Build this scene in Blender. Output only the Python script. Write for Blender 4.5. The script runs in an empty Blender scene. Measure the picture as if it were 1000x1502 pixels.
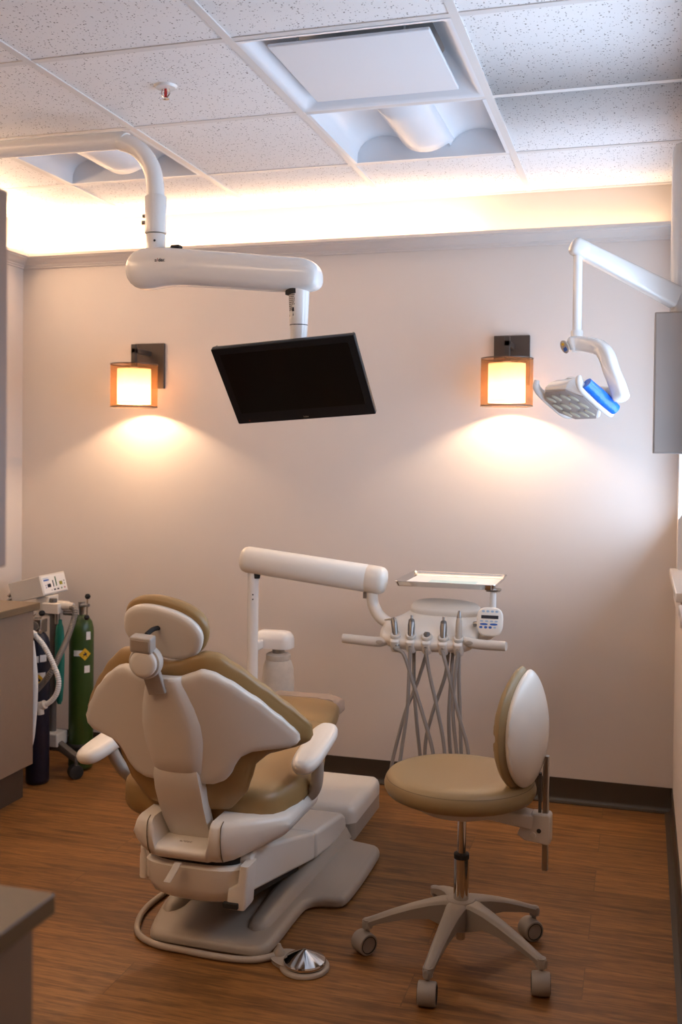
import bpy, bmesh, math, random
from mathutils import Vector, Matrix
random.seed(7)
PI = math.pi
SC = bpy.context.scene
COL = SC.collection

# ---------------------------------------------------------------- materials
def mat(name, color, rough=0.5, metal=0.0, bump=0.0, bscale=200.0, var=0.0, vscale=8.0, spec=0.5, coat=0.0):
    m = bpy.data.materials.new(name); m.use_nodes = True
    nt = m.node_tree; b = nt.nodes['Principled BSDF']
    b.inputs['Base Color'].default_value = (*color, 1)
    b.inputs['Roughness'].default_value = rough
    b.inputs['Metallic'].default_value = metal
    b.inputs['Specular IOR Level'].default_value = spec
    b.inputs['Coat Weight'].default_value = coat
    tc = nt.nodes.new('ShaderNodeTexCoord')
    n = nt.nodes.new('ShaderNodeTexNoise'); n.inputs['Scale'].default_value = vscale; n.inputs['Detail'].default_value = 4
    nt.links.new(tc.outputs['Object'], n.inputs['Vector'])
    if var > 0:
        mx = nt.nodes.new('ShaderNodeMix'); mx.data_type = 'RGBA'
        mx.inputs['A'].default_value = (*[c * (1 - var) for c in color], 1)
        mx.inputs['B'].default_value = (*[min(1, c * (1 + var)) for c in color], 1)
        nt.links.new(n.outputs['Fac'], mx.inputs['Factor'])
        nt.links.new(mx.outputs['Result'], b.inputs['Base Color'])
    if bump > 0:
        n2 = nt.nodes.new('ShaderNodeTexNoise'); n2.inputs['Scale'].default_value = bscale
        nt.links.new(tc.outputs['Object'], n2.inputs['Vector'])
        bp = nt.nodes.new('ShaderNodeBump'); bp.inputs['Strength'].default_value = bump; bp.inputs['Distance'].default_value = 0.002
        nt.links.new(n2.outputs['Fac'], bp.inputs['Height'])
        nt.links.new(bp.outputs['Normal'], b.inputs['Normal'])
    return m

def emis(name, color, strength):
    m = bpy.data.materials.new(name); m.use_nodes = True
    b = m.node_tree.nodes['Principled BSDF']
    b.inputs['Base Color'].default_value = (*color, 1)
    b.inputs['Emission Color'].default_value = (*color, 1)
    b.inputs['Emission Strength'].default_value = strength
    return m

M = {}
M['wall'] = mat('painted wall', (0.655, 0.58, 0.525), 0.75, bump=0.15, bscale=350, var=0.015)
M['trimpaint'] = mat('satin trim paint', (0.60, 0.54, 0.50), 0.45, var=0.01)
M['base'] = mat('vinyl cove base', (0.045, 0.032, 0.020), 0.45, var=0.08)
M['tbar'] = mat('ceiling grid paint', (0.72, 0.69, 0.67), 0.4, var=0.01)
M['white'] = mat('white moulded plastic', (0.76, 0.70, 0.625), 0.32, bump=0.03, bscale=700, var=0.01)
M['white_paint'] = mat('white enamel', (0.78, 0.75, 0.72), 0.22, var=0.01, coat=0.3)
M['cream'] = mat('cream plastic', (0.60, 0.545, 0.48), 0.4, bump=0.03, bscale=700, var=0.015)
M['greyplastic'] = mat('warm grey plastic', (0.41, 0.345, 0.28), 0.42, bump=0.08, bscale=500, var=0.03)
M['greyhose'] = mat('grey silicone hose', (0.30, 0.27, 0.245), 0.5, var=0.04)
M['tan'] = mat('tan vinyl upholstery', (0.33, 0.203, 0.078), 0.42, bump=0.12, bscale=420, var=0.04)
M['olive'] = mat('khaki vinyl upholstery', (0.29, 0.198, 0.09), 0.45, bump=0.12, bscale=420, var=0.04)
M['seam'] = mat('stitched seam', (0.12, 0.08, 0.04), 0.7, var=0.05)
M['black'] = mat('black gloss plastic', (0.008, 0.008, 0.009), 0.35, var=0.05, spec=0.25)
M['screen'] = mat('dark screen glass', (0.004, 0.003, 0.003), 0.28, var=0.02, spec=0.18)
M['rubber'] = mat('black rubber', (0.015, 0.014, 0.013), 0.6, var=0.1)
M['chrome'] = mat('polished chrome', (0.62, 0.60, 0.58), 0.09, 1.0, var=0.01)
M['darksteel'] = mat('dull dark steel', (0.23, 0.21, 0.195), 0.33, 1.0, var=0.05)
M['steel'] = mat('brushed steel', (0.42, 0.40, 0.38), 0.28, 1.0, var=0.03)
M['bronze'] = mat('dark bronze metal', (0.075, 0.058, 0.048), 0.42, 0.55, var=0.15)
M['stoolgrey'] = mat('grey nylon base', (0.30, 0.265, 0.235), 0.42, bump=0.04, bscale=600, var=0.03)
M['cabinet'] = mat('taupe laminate front', (0.26, 0.18, 0.125), 0.5, bump=0.05, bscale=300, var=0.05, vscale=40)
M['counter'] = mat('brown laminate worktop', (0.165, 0.11, 0.058), 0.4, var=0.08, vscale=60)
M['toe'] = mat('dark toe kick', (0.075, 0.052, 0.036), 0.5, var=0.08)
M['uppercab'] = mat('grey taupe laminate side', (0.42, 0.29, 0.21), 0.5, var=0.03)
M['green'] = mat('green cylinder paint', (0.030, 0.066, 0.010), 0.35, var=0.12, vscale=20)
M['navy'] = mat('navy cylinder paint', (0.0045, 0.006, 0.02), 0.4, var=0.35, vscale=25)
M['teal'] = mat('teal rubber bag', (0.01, 0.17, 0.12), 0.45, var=0.15, vscale=30)
M['cart'] = mat('dark grey cart metal', (0.10, 0.085, 0.075), 0.4, var=0.05)
M['darkhose'] = mat('dark grey corrugated hose', (0.19, 0.165, 0.145), 0.5, var=0.05)
M['labelwhite'] = mat('white paper label', (0.75, 0.73, 0.70), 0.6, var=0.02)
M['yellow'] = mat('yellow hazard print', (0.75, 0.42, 0.01), 0.6, var=0.04)
M['ink'] = mat('dark ink', (0.015, 0.013, 0.02), 0.6, var=0.05)
M['redink'] = mat('red ink', (0.35, 0.02, 0.05), 0.6, var=0.05)
M['blueink'] = mat('blue key print', (0.03, 0.12, 0.42), 0.5, var=0.05)
M['paleblue'] = mat('pale blue key print', (0.35, 0.48, 0.62), 0.5, var=0.05)
M['olivekey'] = mat('olive display', (0.24, 0.22, 0.01), 0.4, var=0.05)
M['greenbar'] = mat('green bar display', (0.02, 0.10, 0.02), 0.4, var=0.05)
M['bluefilm'] = mat('blue barrier film', (0.02, 0.17, 0.75), 0.25, bump=0.5, bscale=120, var=0.35, vscale=70)
M['blue_sheet'] = mat('pale aqua paper', (0.50, 0.66, 0.66), 0.7, var=0.03)
M['paper'] = mat('white tray paper', (0.80, 0.77, 0.74), 0.7, var=0.02)
M['redbulb'] = mat('red glass bulb', (0.5, 0.03, 0.02), 0.2, var=0.1)
M['troffer'] = mat('white troffer enamel', (0.78, 0.79, 0.82), 0.30, var=0.01)
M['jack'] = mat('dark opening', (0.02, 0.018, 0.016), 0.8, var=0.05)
M['lens'] = mat('smoked lens plate', (0.36, 0.315, 0.295), 0.25, var=0.06, vscale=60)
M['lensglass'] = mat('yellowish lens', (0.46, 0.42, 0.33), 0.15, var=0.2, vscale=50)
M['barmetal'] = mat('satin bar metal', (0.46, 0.41, 0.36), 0.4, 0.0, var=0.02)
M['rightbox'] = mat('taupe cabinet paint', (0.37, 0.325, 0.295), 0.5, var=0.02)

def translucent(name, color, trans_mix, transp=0.0, rough=0.6):
    m = bpy.data.materials.new(name); m.use_nodes = True
    nt = m.node_tree; nt.nodes.clear()
    out = nt.nodes.new('ShaderNodeOutputMaterial')
    d = nt.nodes.new('ShaderNodeBsdfDiffuse'); d.inputs['Color'].default_value = (*color, 1)
    t = nt.nodes.new('ShaderNodeBsdfTranslucent'); t.inputs['Color'].default_value = (*color, 1)
    mx = nt.nodes.new('ShaderNodeMixShader'); mx.inputs['Fac'].default_value = trans_mix
    nt.links.new(d.outputs[0], mx.inputs[1]); nt.links.new(t.outputs[0], mx.inputs[2])
    tc = nt.nodes.new('ShaderNodeTexCoord'); n = nt.nodes.new('ShaderNodeTexNoise'); n.inputs['Scale'].default_value = 45
    n.inputs['Detail'].default_value = 5
    nt.links.new(tc.outputs['Object'], n.inputs['Vector'])
    c = nt.nodes.new('ShaderNodeMix'); c.data_type = 'RGBA'
    c.inputs['A'].default_value = (*[v * 0.88 for v in color], 1); c.inputs['B'].default_value = (*[min(1, v * 1.12) for v in color], 1)
    nt.links.new(n.outputs['Fac'], c.inputs['Factor'])
    nt.links.new(c.outputs['Result'], d.inputs['Color']); nt.links.new(c.outputs['Result'], t.inputs['Color'])
    last = mx
    if transp > 0:
        tp = nt.nodes.new('ShaderNodeBsdfTransparent'); tp.inputs['Color'].default_value = (1, 0.93, 0.85, 1)
        m2 = nt.nodes.new('ShaderNodeMixShader'); m2.inputs['Fac'].default_value = transp
        nt.links.new(mx.outputs[0], m2.inputs[1]); nt.links.new(tp.outputs[0], m2.inputs[2]); last = m2
    nt.links.new(last.outputs[0], out.inputs['Surface'])
    return m
M['inner_shade'] = translucent('cream linen shade', (0.80, 0.66, 0.50), 0.25)
M['outer_shade'] = translucent('sheer brown organza', (0.30, 0.14, 0.055), 0.5, 0.42)
M['bottle'] = translucent('frosted bottle plastic', (0.74, 0.69, 0.63), 0.35)
M['toecover'] = translucent('clear wrinkled plastic', (0.62, 0.52, 0.45), 0.35, 0.30)
M['lightcover'] = translucent('clear light shield', (0.75, 0.72, 0.72), 0.4, 0.45)

def glass_mat():
    m = bpy.data.materials.new('window glass'); m.use_nodes = True
    nt = m.node_tree; nt.nodes.clear()
    out = nt.nodes.new('ShaderNodeOutputMaterial')
    t = nt.nodes.new('ShaderNodeBsdfTransparent'); g = nt.nodes.new('ShaderNodeBsdfGlossy'); g.inputs['Roughness'].default_value = 0.03
    mx = nt.nodes.new('ShaderNodeMixShader'); mx.inputs['Fac'].default_value = 0.05
    nt.links.new(t.outputs[0], mx.inputs[1]); nt.links.new(g.outputs[0], mx.inputs[2]); nt.links.new(mx.outputs[0], out.inputs['Surface'])
    return m
M['glass'] = glass_mat()

def tile_mat():
    m = mat('fissured ceiling tile', (0.87, 0.84, 0.825), 0.85)
    nt = m.node_tree; b = nt.nodes['Principled BSDF']
    tc = nt.nodes.new('ShaderNodeTexCoord')
    n = nt.nodes.new('ShaderNodeTexNoise'); n.inputs['Scale'].default_value = 60; n.inputs['Detail'].default_value = 2
    nt.links.new(tc.outputs['Object'], n.inputs['Vector'])
    va = nt.nodes.new('ShaderNodeMix'); va.data_type = 'VECTOR'; va.inputs['Factor'].default_value = 0.012
    nt.links.new(tc.outputs['Object'], va.inputs['A']); nt.links.new(n.outputs['Color'], va.inputs['B'])
    v = nt.nodes.new('ShaderNodeTexVoronoi'); v.inputs['Scale'].default_value = 135
    nt.links.new(va.outputs['Result'], v.inputs['Vector'])
    sep = nt.nodes.new('ShaderNodeSeparateColor'); nt.links.new(v.outputs['Color'], sep.inputs['Color'])
    th = nt.nodes.new('ShaderNodeMath'); th.operation = 'MULTIPLY'; th.inputs[1].default_value = 0.36
    nt.links.new(sep.outputs['Red'], th.inputs[0])
    lt = nt.nodes.new('ShaderNodeMath'); lt.operation = 'LESS_THAN'
    nt.links.new(v.outputs['Distance'], lt.inputs[0]); nt.links.new(th.outputs[0], lt.inputs[1])
    gt = nt.nodes.new('ShaderNodeMath'); gt.operation = 'GREATER_THAN'; gt.inputs[1].default_value = 0.30
    nt.links.new(sep.outputs['Green'], gt.inputs[0])
    mu = nt.nodes.new('ShaderNodeMath'); mu.operation = 'MULTIPLY'
    nt.links.new(lt.outputs[0], mu.inputs[0]); nt.links.new(gt.outputs[0], mu.inputs[1])
    mx = nt.nodes.new('ShaderNodeMix'); mx.data_type = 'RGBA'
    mx.inputs['A'].default_value = (0.87, 0.84, 0.825, 1); mx.inputs['B'].default_value = (0.23, 0.19, 0.17, 1)
    nt.links.new(mu.outputs[0], mx.inputs['Factor']); nt.links.new(mx.outputs['Result'], b.inputs['Base Color'])
    return m
M['tile'] = tile_mat()

def floor_mat():
    m = bpy.data.materials.new('wood plank vinyl'); m.use_nodes = True
    nt = m.node_tree; b = nt.nodes['Principled BSDF']; L = nt.links
    tc = nt.nodes.new('ShaderNodeTexCoord')
    mp = nt.nodes.new('ShaderNodeMapping'); L.new(tc.outputs['Object'], mp.inputs['Vector'])
    br = nt.nodes.new('ShaderNodeTexBrick')
    br.offset = 0.37; br.inputs['Scale'].default_value = 1.0
    br.inputs['Brick Width'].default_value = 1.22; br.inputs['Row Height'].default_value = 0.178
    br.inputs['Mortar Size'].default_value = 0.0012; br.inputs['Mortar Smooth'].default_value = 0.2
    br.inputs['Color1'].default_value = (0.0, 0, 0, 1); br.inputs['Color2'].default_value = (1, 1, 1, 1); br.inputs['Mortar'].default_value = (0.5, 0.5, 0.5, 1)
    L.new(mp.outputs[0], br.inputs['Vector'])
    # plank-dependent shift for the grain
    sh = nt.nodes.new('ShaderNodeVectorMath'); sh.operation = 'MULTIPLY_ADD'
    L.new(br.outputs['Color'], sh.inputs[0]); sh.inputs[1].default_value = (7.3, 3.1, 0); L.new(mp.outputs[0], sh.inputs[2])
    st = nt.nodes.new('ShaderNodeVectorMath'); st.operation = 'MULTIPLY'; st.inputs[1].default_value = (1.6, 24, 1)
    L.new(sh.outputs[0], st.inputs[0])
    n1 = nt.nodes.new('ShaderNodeTexNoise'); n1.inputs['Scale'].default_value = 1.6; n1.inputs['Detail'].default_value = 9; n1.inputs['Roughness'].default_value = 0.68; n1.inputs['Distortion'].default_value = 0.9
    L.new(st.outputs[0], n1.inputs['Vector'])
    st2 = nt.nodes.new('ShaderNodeVectorMath'); st2.operation = 'MULTIPLY'; st2.inputs[1].default_value = (14, 150, 1)
    L.new(sh.outputs[0], st2.inputs[0])
    n2 = nt.nodes.new('ShaderNodeTexNoise'); n2.inputs['Scale'].default_value = 1.0; n2.inputs['Detail'].default_value = 4; n2.inputs['Distortion'].default_value = 0.4
    L.new(st2.outputs[0], n2.inputs['Vector'])
    cr = nt.nodes.new('ShaderNodeValToRGB')
    e = cr.color_ramp.elements
    e[0].position = 0.30; e[0].color = (0.105, 0.043, 0.012, 1)
    e[1].position = 0.72; e[1].color = (0.33, 0.150, 0.040, 1)
    x = e.new(0.46); x.color = (0.21, 0.090, 0.024, 1)
    x = e.new(0.56); x.color = (0.29, 0.127, 0.034, 1)
    L.new(n1.outputs['Fac'], cr.inputs['Fac'])
    r2 = nt.nodes.new('ShaderNodeMapRange'); r2.inputs['From Min'].default_value = 0.30; r2.inputs['From Max'].default_value = 0.55
    r2.inputs['To Min'].default_value = 0.62; r2.inputs['To Max'].default_value = 1.0
    L.new(n2.outputs['Fac'], r2.inputs['Value'])
    mul = nt.nodes.new('ShaderNodeMix'); mul.data_type = 'RGBA'; mul.blend_type = 'MULTIPLY'; mul.inputs['Factor'].default_value = 1.0
    L.new(cr.outputs['Color'], mul.inputs['A']); L.new(r2.outputs['Result'], mul.inputs['B'])
    pr = nt.nodes.new('ShaderNodeMapRange'); pr.inputs['To Min'].default_value = 0.80; pr.inputs['To Max'].default_value = 1.12
    L.new(br.outputs['Color'], pr.inputs['Value'])
    m2 = nt.nodes.new('ShaderNodeMix'); m2.data_type = 'RGBA'; m2.blend_type = 'MULTIPLY'; m2.inputs['Factor'].default_value = 1.0
    L.new(mul.outputs['Result'], m2.inputs['A']); L.new(pr.outputs['Result'], m2.inputs['B'])
    m3 = nt.nodes.new('ShaderNodeMix'); m3.data_type = 'RGBA'
    fm = nt.nodes.new('ShaderNodeMath'); fm.operation = 'MULTIPLY'; fm.inputs[1].default_value = 0.55
    L.new(br.outputs['Fac'], fm.inputs[0]); L.new(fm.outputs[0], m3.inputs['Factor'])
    L.new(m2.outputs['Result'], m3.inputs['A']); m3.inputs['B'].default_value = (0.06, 0.03, 0.012, 1)
    L.new(m3.outputs['Result'], b.inputs['Base Color'])
    b.inputs['Roughness'].default_value = 0.48; b.inputs['Specular IOR Level'].default_value = 0.4
    bp = nt.nodes.new('ShaderNodeBump'); bp.inputs['Strength'].default_value = 0.12; bp.inputs['Distance'].default_value = 0.002
    L.new(n2.outputs['Fac'], bp.inputs['Height']); L.new(bp.outputs['Normal'], b.inputs['Normal'])
    return m
M['floor'] = floor_mat()

# ---------------------------------------------------------------- mesh helpers (world coordinates; parents only shift the origin)
ORIG = {}                                    # object name -> world position of its root

class MB:
    def __init__(s): s.v = []; s.f = []
    def add(s, verts, faces):
        o = len(s.v); s.v += [Vector(p) for p in verts]; s.f += [[i + o for i in f] for f in faces]; return s
    def box(s, lo, hi, mtx=None):
        x0, y0, z0 = lo; x1, y1, z1 = hi
        vs = [Vector(p) for p in ((x0,y0,z0),(x1,y0,z0),(x1,y1,z0),(x0,y1,z0),(x0,y0,z1),(x1,y0,z1),(x1,y1,z1),(x0,y1,z1))]
        if mtx: vs = [mtx @ p for p in vs]
        return s.add(vs, [(0,3,2,1),(4,5,6,7),(0,1,5,4),(1,2,6,5),(2,3,7,6),(3,0,4,7)])
    def loft(s, rings, cap0=True, cap1=True, closed=True):
        n = len(rings[0]); vs = [p for r in rings for p in r]; fs = []
        for i in range(len(rings) - 1):
            for j in range(n if closed else n - 1):
                k = (j + 1) % n
                fs.append((i*n+j, i*n+k, (i+1)*n+k, (i+1)*n+j))
        if cap0: fs.append(tuple(range(n - 1, -1, -1)))
        if cap1: fs.append(tuple((len(rings)-1)*n + j for j in range(n)))
        return s.add(vs, fs)
    def tube(s, pts, r, n=16, smooth=6, cap=True, flat=1.0):
        pts = [Vector(p) for p in pts]
        rr = r if isinstance(r, (list, tuple)) else [r] * len(pts)
        if len(pts) > 2 and smooth > 1:
            P = []; R = []
            for i in range(len(pts) - 1):
                p0 = pts[max(i-1, 0)]; p1 = pts[i]; p2 = pts[i+1]; p3 = pts[min(i+2, len(pts)-1)]
                for q in range(smooth):
                    t = q / smooth
                    P.append(0.5*((2*p1)+(p2-p0)*t+(2*p0-5*p1+4*p2-p3)*t*t+(3*p1-p0-3*p2+p3)*t**3)); R.append(rr[i]*(1-t)+rr[i+1]*t)
            P.append(pts[-1]); R.append(rr[-1])
        else: P, R = pts, list(rr)
        tg = [(P[min(i+1, len(P)-1)] - P[max(i-1, 0)]).normalized() for i in range(len(P))]
        up = Vector((0,0,1)) if abs(tg[0].z) < 0.9 else Vector((0,1,0))
        a = tg[0].cross(up).normalized(); rings = []
        for i, p in enumerate(P):
            a = (a - tg[i]*a.dot(tg[i])).normalized(); b = tg[i].cross(a)
            rings.append([p + (a*math.cos(2*PI*k/n) + b*math.sin(2*PI*k/n)*flat)*R[i] for k in range(n)])
        return s.loft(rings, cap, cap)
    def lathe(s, prof, mtx=None, n=32, cap=True):
        mtx = mtx or Matrix()
        rings = [[mtx @ Vector((r*math.cos(2*PI*k/n), r*math.sin(2*PI*k/n), z)) for k in range(n)] for r, z in prof]
        return s.loft(rings, cap and prof[0][0] > 1e-5, cap and prof[-1][0] > 1e-5)
    def slab(s, outline, prof, mtx=None):
        """outline: 2-D loop (ccw); prof: list of (inset, z) from bottom to top"""
        mtx = mtx or Matrix(); n = len(outline); nr = []
        for i in range(n):
            a = Vector(outline[i-1]); c = Vector(outline[(i+1) % n]); t = (c - a).normalized(); nr.append(Vector((-t.y, t.x)))
        rings = [[mtx @ Vector((*(Vector(outline[i]) + nr[i]*ins), z)) for i in range(n)] for ins, z in prof]
        return s.loft(rings)
    def prism(s, poly, t0, t1, mtx=None):
        mtx = mtx or Matrix(); n = len(poly)
        return s.loft([[mtx @ Vector((x, y, t)) for x, y in poly] for t in (t0, t1)])
    def patch(s, us, lo, hi, pos, nrm, tf, tb, ew, nv=20, edge=0.004):
        """pillow-like shell between curves lo(u) and hi(u) on surface pos(u,v); tf / tb = front / back thickness"""
        bd = [(u, lo(u)) for u in us] + [(u, hi(u)) for u in us]
        for q in range(nv + 1):
            for u in (us[0], us[-1]): bd.append((u, lo(u) + (hi(u)-lo(u))*q/nv))
        # cluster rows toward edges
        ts = [0.5 - 0.5*math.cos(PI*q/nv) for q in range(nv + 1)]
        F = []; B = []
        for u in us:
            for t in ts:
                v = lo(u) + (hi(u) - lo(u))*t
                d = min(math.hypot(u-a, v-b) for a, b in bd)
                k = math.sqrt(max(0, 1 - (1 - min(d/ew, 1))**2))
                p = pos(u, v); nn = nrm(u, v)
                F.append(p + nn*(edge/2 + tf*k)); B.append(p - nn*(edge/2 + tb*k))
        nu = len(us); w = nv + 1; fs = []; o = nu*w
        for i in range(nu - 1):
            for j in range(nv):
                a, b, c, d2 = i*w+j, (i+1)*w+j, (i+1)*w+j+1, i*w+j+1
                fs.append((a, b, c, d2)); fs.append((o+a, o+d2, o+c, o+b))
        per = [i*w for i in range(nu)] + [(nu-1)*w + j for j in range(1, w)] + [i*w + nv for i in range(nu-2, -1, -1)] + [j for j in range(nv-1, 0, -1)]
        for i in range(len(per)):
            a, b = per[i], per[(i+1) % len(per)]; fs.append((a, o+a, o+b, b))
        return s.add(F + B, fs)
    def build(s, name, m, parent=None, bevel=0.0, seg=3, sharp=35, sub=0, stuff=False):
        me = bpy.data.meshes.new(name)
        if parent is not None: org = ORIG[parent.name]
        else:
            xs = [p.x for p in s.v]; ys = [p.y for p in s.v]; zs = [p.z for p in s.v]
            org = Vector(((min(xs)+max(xs))/2, (min(ys)+max(ys))/2, min(zs)))
        me.from_pydata([tuple(p - org) for p in s.v], [], [tuple(f) for f in s.f])
        bm = bmesh.new(); bm.from_mesh(me); bmesh.ops.remove_doubles(bm, verts=bm.verts, dist=1e-6)
        bmesh.ops.recalc_face_normals(bm, faces=bm.faces)
        for f in bm.faces: f.smooth = True
        bm.to_mesh(me); bm.free()
        me.set_sharp_from_angle(angle=math.radians(sharp))
        me.materials.append(m)
        o = bpy.data.objects.new(name, me); COL.objects.link(o)
        if parent is not None: o.parent = parent
        else: o.location = org
        ORIG[o.name] = org
        if bevel > 0:
            b = o.modifiers.new('bevel', 'BEVEL'); b.width = bevel; b.segments = seg; b.limit_method = 'ANGLE'; b.angle_limit = math.radians(40); b.harden_normals = False
        if sub:
            u = o.modifiers.new('sub', 'SUBSURF'); u.levels = sub; u.render_levels = sub
        return o

def tag(o, label=None, cat=None, group=None, kind=None):
    if label: o['label'] = label
    if cat: o['category'] = cat
    if group: o['group'] = group
    if kind: o['kind'] = kind
    return o
def thing(name, loc, label, cat, group=None):
    o = bpy.data.objects.new(name, None); COL.objects.link(o); o.empty_display_size = 0.1
    o.location = loc; ORIG[o.name] = Vector(loc); return tag(o, label, cat, group)
def frame(o, x, y, z):
    x, y, z = Vector(x), Vector(y), Vector(z)
    return Matrix(((x.x,y.x,z.x,o[0]),(x.y,y.y,z.y,o[1]),(x.z,y.z,z.z,o[2]),(0,0,0,1)))
def axis(o, d, up=(0,0,1)):
    """matrix with local z along d"""
    z = Vector(d).normalized(); u = Vector(up)
    if abs(z.dot(u)) > 0.98: u = Vector((0,1,0))
    x = u.cross(z).normalized(); return frame(o, x, z.cross(x), z)
def rrect(w, h, r, n=6, cx=0, cy=0):
    out = []
    for sx, sy, a0 in ((1,-1,-PI/2),(1,1,0),(-1,1,PI/2),(-1,-1,PI)):
        for k in range(n + 1):
            a = a0 + PI/2*k/n; out.append((cx + sx*(w/2-r) + r*math.cos(a), cy + sy*(h/2-r) + r*math.sin(a)))
    return out
def sell(w, h, e=2.5, n=48, cx=0, cy=0):
    out = []
    for k in range(n):
        a = 2*PI*k/n; c, s2 = math.cos(a), math.sin(a)
        out.append((cx + w/2*math.copysign(abs(c)**(2/e), c), cy + h/2*math.copysign(abs(s2)**(2/e), s2)))
    return out
def round_prof(z0, z1, r, n=5):
    p = [(r - r*math.sin(PI/2*k/n), z0 + r - r*math.cos(PI/2*k/n)) for k in range(n + 1)]
    q = [(r - r*math.cos(PI/2*k/n), z1 - r + r*math.sin(PI/2*k/n)) for k in range(n + 1)]
    return p + q
def interp(pts):
    pts = sorted(pts)
    def f(x):
        if x <= pts[0][0]: return pts[0][1]
        for (a, fa), (b, fb) in zip(pts, pts[1:]):
            if x <= b:
                t = (x-a)/(b-a); t = t*t*(3-2*t)*0.35 + t*0.65; return fa + (fb-fa)*t
        return pts[-1][1]
    return f
def text(name, body, size, mtx, m, parent, depth=0.0004, align='CENTER'):
    cu = bpy.data.curves.new(name, 'FONT'); cu.body = body; cu.size = size; cu.extrude = depth; cu.align_x = align; cu.align_y = 'CENTER'
    o = bpy.data.objects.new(name, cu); COL.objects.link(o)
    dg = bpy.context.evaluated_depsgraph_get(); me = bpy.data.meshes.new_from_object(o.evaluated_get(dg))
    bpy.data.objects.remove(o)
    mb = MB().add([mtx @ v.co for v in me.vertices], [list(p.vertices) for p in me.polygons])
    bpy.data.meshes.remove(me)
    return mb.build(name, m, parent, sharp=30)

# ---------------------------------------------------------------- room
YB, XL, XR, ZC, YF = 4.35, -2.894, 0.137, 2.5425, -1.3
GX, GY, T = -1.6883, 2.5625, 0.6096
def struct(o): o['kind'] = 'structure'; return o

struct(MB().box((XL-0.1, YF-0.1, -0.1), (XR+0.15, YB+0.1, 0)).build('floor', M['floor']))
struct(MB().box((XL-0.1, YB, 0), (XR+0.15, YB+0.1, ZC+0.2)).build('wall_back', M['wall']))
struct(MB().box((XL-0.1, YF, 0), (XL, YB, ZC+0.2)).build('wall_left', M['wall']))
struct(MB().box((XL-0.1, YF-0.1, 0), (XR+0.15, YF, ZC+0.2)).build('wall_front', M['wall']))
WZ0, WZ1 = 1.0, 2.32                                  # two window openings in the right wall
WINS = ((2.25, 3.14), (3.52, 4.20))
wr = MB()
for lo, hi in (((XR, YF, 0), (XR+0.15, WINS[0][0], ZC+0.2)), ((XR, WINS[0][1], 0), (XR+0.15, WINS[1][0], ZC+0.2)), ((XR, WINS[1][1], 0), (XR+0.15, YB, ZC+0.2))): wr.box(lo, hi)
for y0, y1 in WINS: wr.box((XR, y0, 0), (XR+0.15, y1, WZ0-0.002)); wr.box((XR, y0, WZ1), (XR+0.15, y1, ZC+0.2))
struct(wr.build('wall_right', M['wall']))
for i, (y0, y1) in enumerate(WINS):                   # casing, sill, sash, pane
    w = thing('window_%d' % (i + 1), (XR, (y0+y1)/2, WZ0), None, None); w['kind'] = 'structure'
    fb = MB()
    for lo, hi in (((XR+0.05, y0, WZ0), (XR+0.11, y0+0.05, WZ1)), ((XR+0.05, y1-0.05, WZ0), (XR+0.11, y1, WZ1)), ((XR+0.05, y0, WZ0), (XR+0.11, y1, WZ0+0.05)), ((XR+0.05, y0, WZ1-0.05), (XR+0.11, y1, WZ1)), ((XR+0.06, y0, (WZ0+WZ1)/2-0.02), (XR+0.10, y1, (WZ0+WZ1)/2+0.02))): fb.box(lo, hi)
    fb.build('window_frame', M['white_paint'], w)
    MB().box((XR-0.028, y0-0.04, WZ0-0.028), (XR+0.148, y1+0.06, WZ0+0.003)).build('window_sill', M['white_paint'], w, bevel=0.004)
    MB().box((XR-0.012, y0-0.02, WZ0-0.115), (XR, y1+0.04, WZ0-0.028)).build('sill_apron', M['trimpaint'], w, bevel=0.003)
    MB().box((XR+0.078, y0+0.05, WZ0+0.05), (XR+0.082, y1-0.05, WZ1-0.05)).build('window_pane', M['glass'], w)

# ceiling tiles, grid
cells_special = {(1, 0), (1, 1), (-1, 1)}            # (column, row): diffuser, troffer, troffer
ceil = MB()
cols = [XL] + [GX + T*i for i in range(-1, 3)] + [XR]
rows = [YF] + [GY + T*j for j in range(-6, 3)] + [YB]
cols = [c for c in cols if XL <= c <= XR]
def cell_of(x, y): return (math.floor((x-GX)/T), math.floor((y-GY)/T))
for x0, x1 in zip(cols, cols[1:]):
    for y0, y1 in zip(rows, rows[1:]):
        if y1 - y0 < 0.01 or cell_of((x0+x1)/2, (y0+y1)/2) in cells_special: continue
        ceil.box((x0, y0, ZC+0.004), (x1, y1, ZC+0.02))
c_o = struct(ceil.build('ceiling', M['tile']))
g = MB()
for x in cols[1:-1]: g.box((x-0.012, YF, ZC), (x+0.012, YB, ZC+0.03))
for y in rows[1:-1]:
    for x0, x1 in zip(cols, cols[1:]): g.box((x0+0.012 if x0 > XL else x0, y-0.012, ZC+0.001), (x1-0.012 if x1 < XR else x1, y+0.012, ZC+0.03))
g.box((XL, YB-0.02, ZC-0.0015), (XR, YB, ZC+0.006)); g.box((XL, YF, ZC-0.0015), (XL+0.02, YB-0.02, ZC+0.006)); g.box((XR-0.02, YF, ZC-0.0015), (XR, YB-0.02, ZC+0.006))
g.build('ceiling_grid', M['tbar'], c_o)
struct(MB().box((XL-0.1, YF-0.1, ZC+0.2), (XR+0.15, YB+0.1, ZC+0.25)).build('ceiling_deck', M['troffer']))

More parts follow.
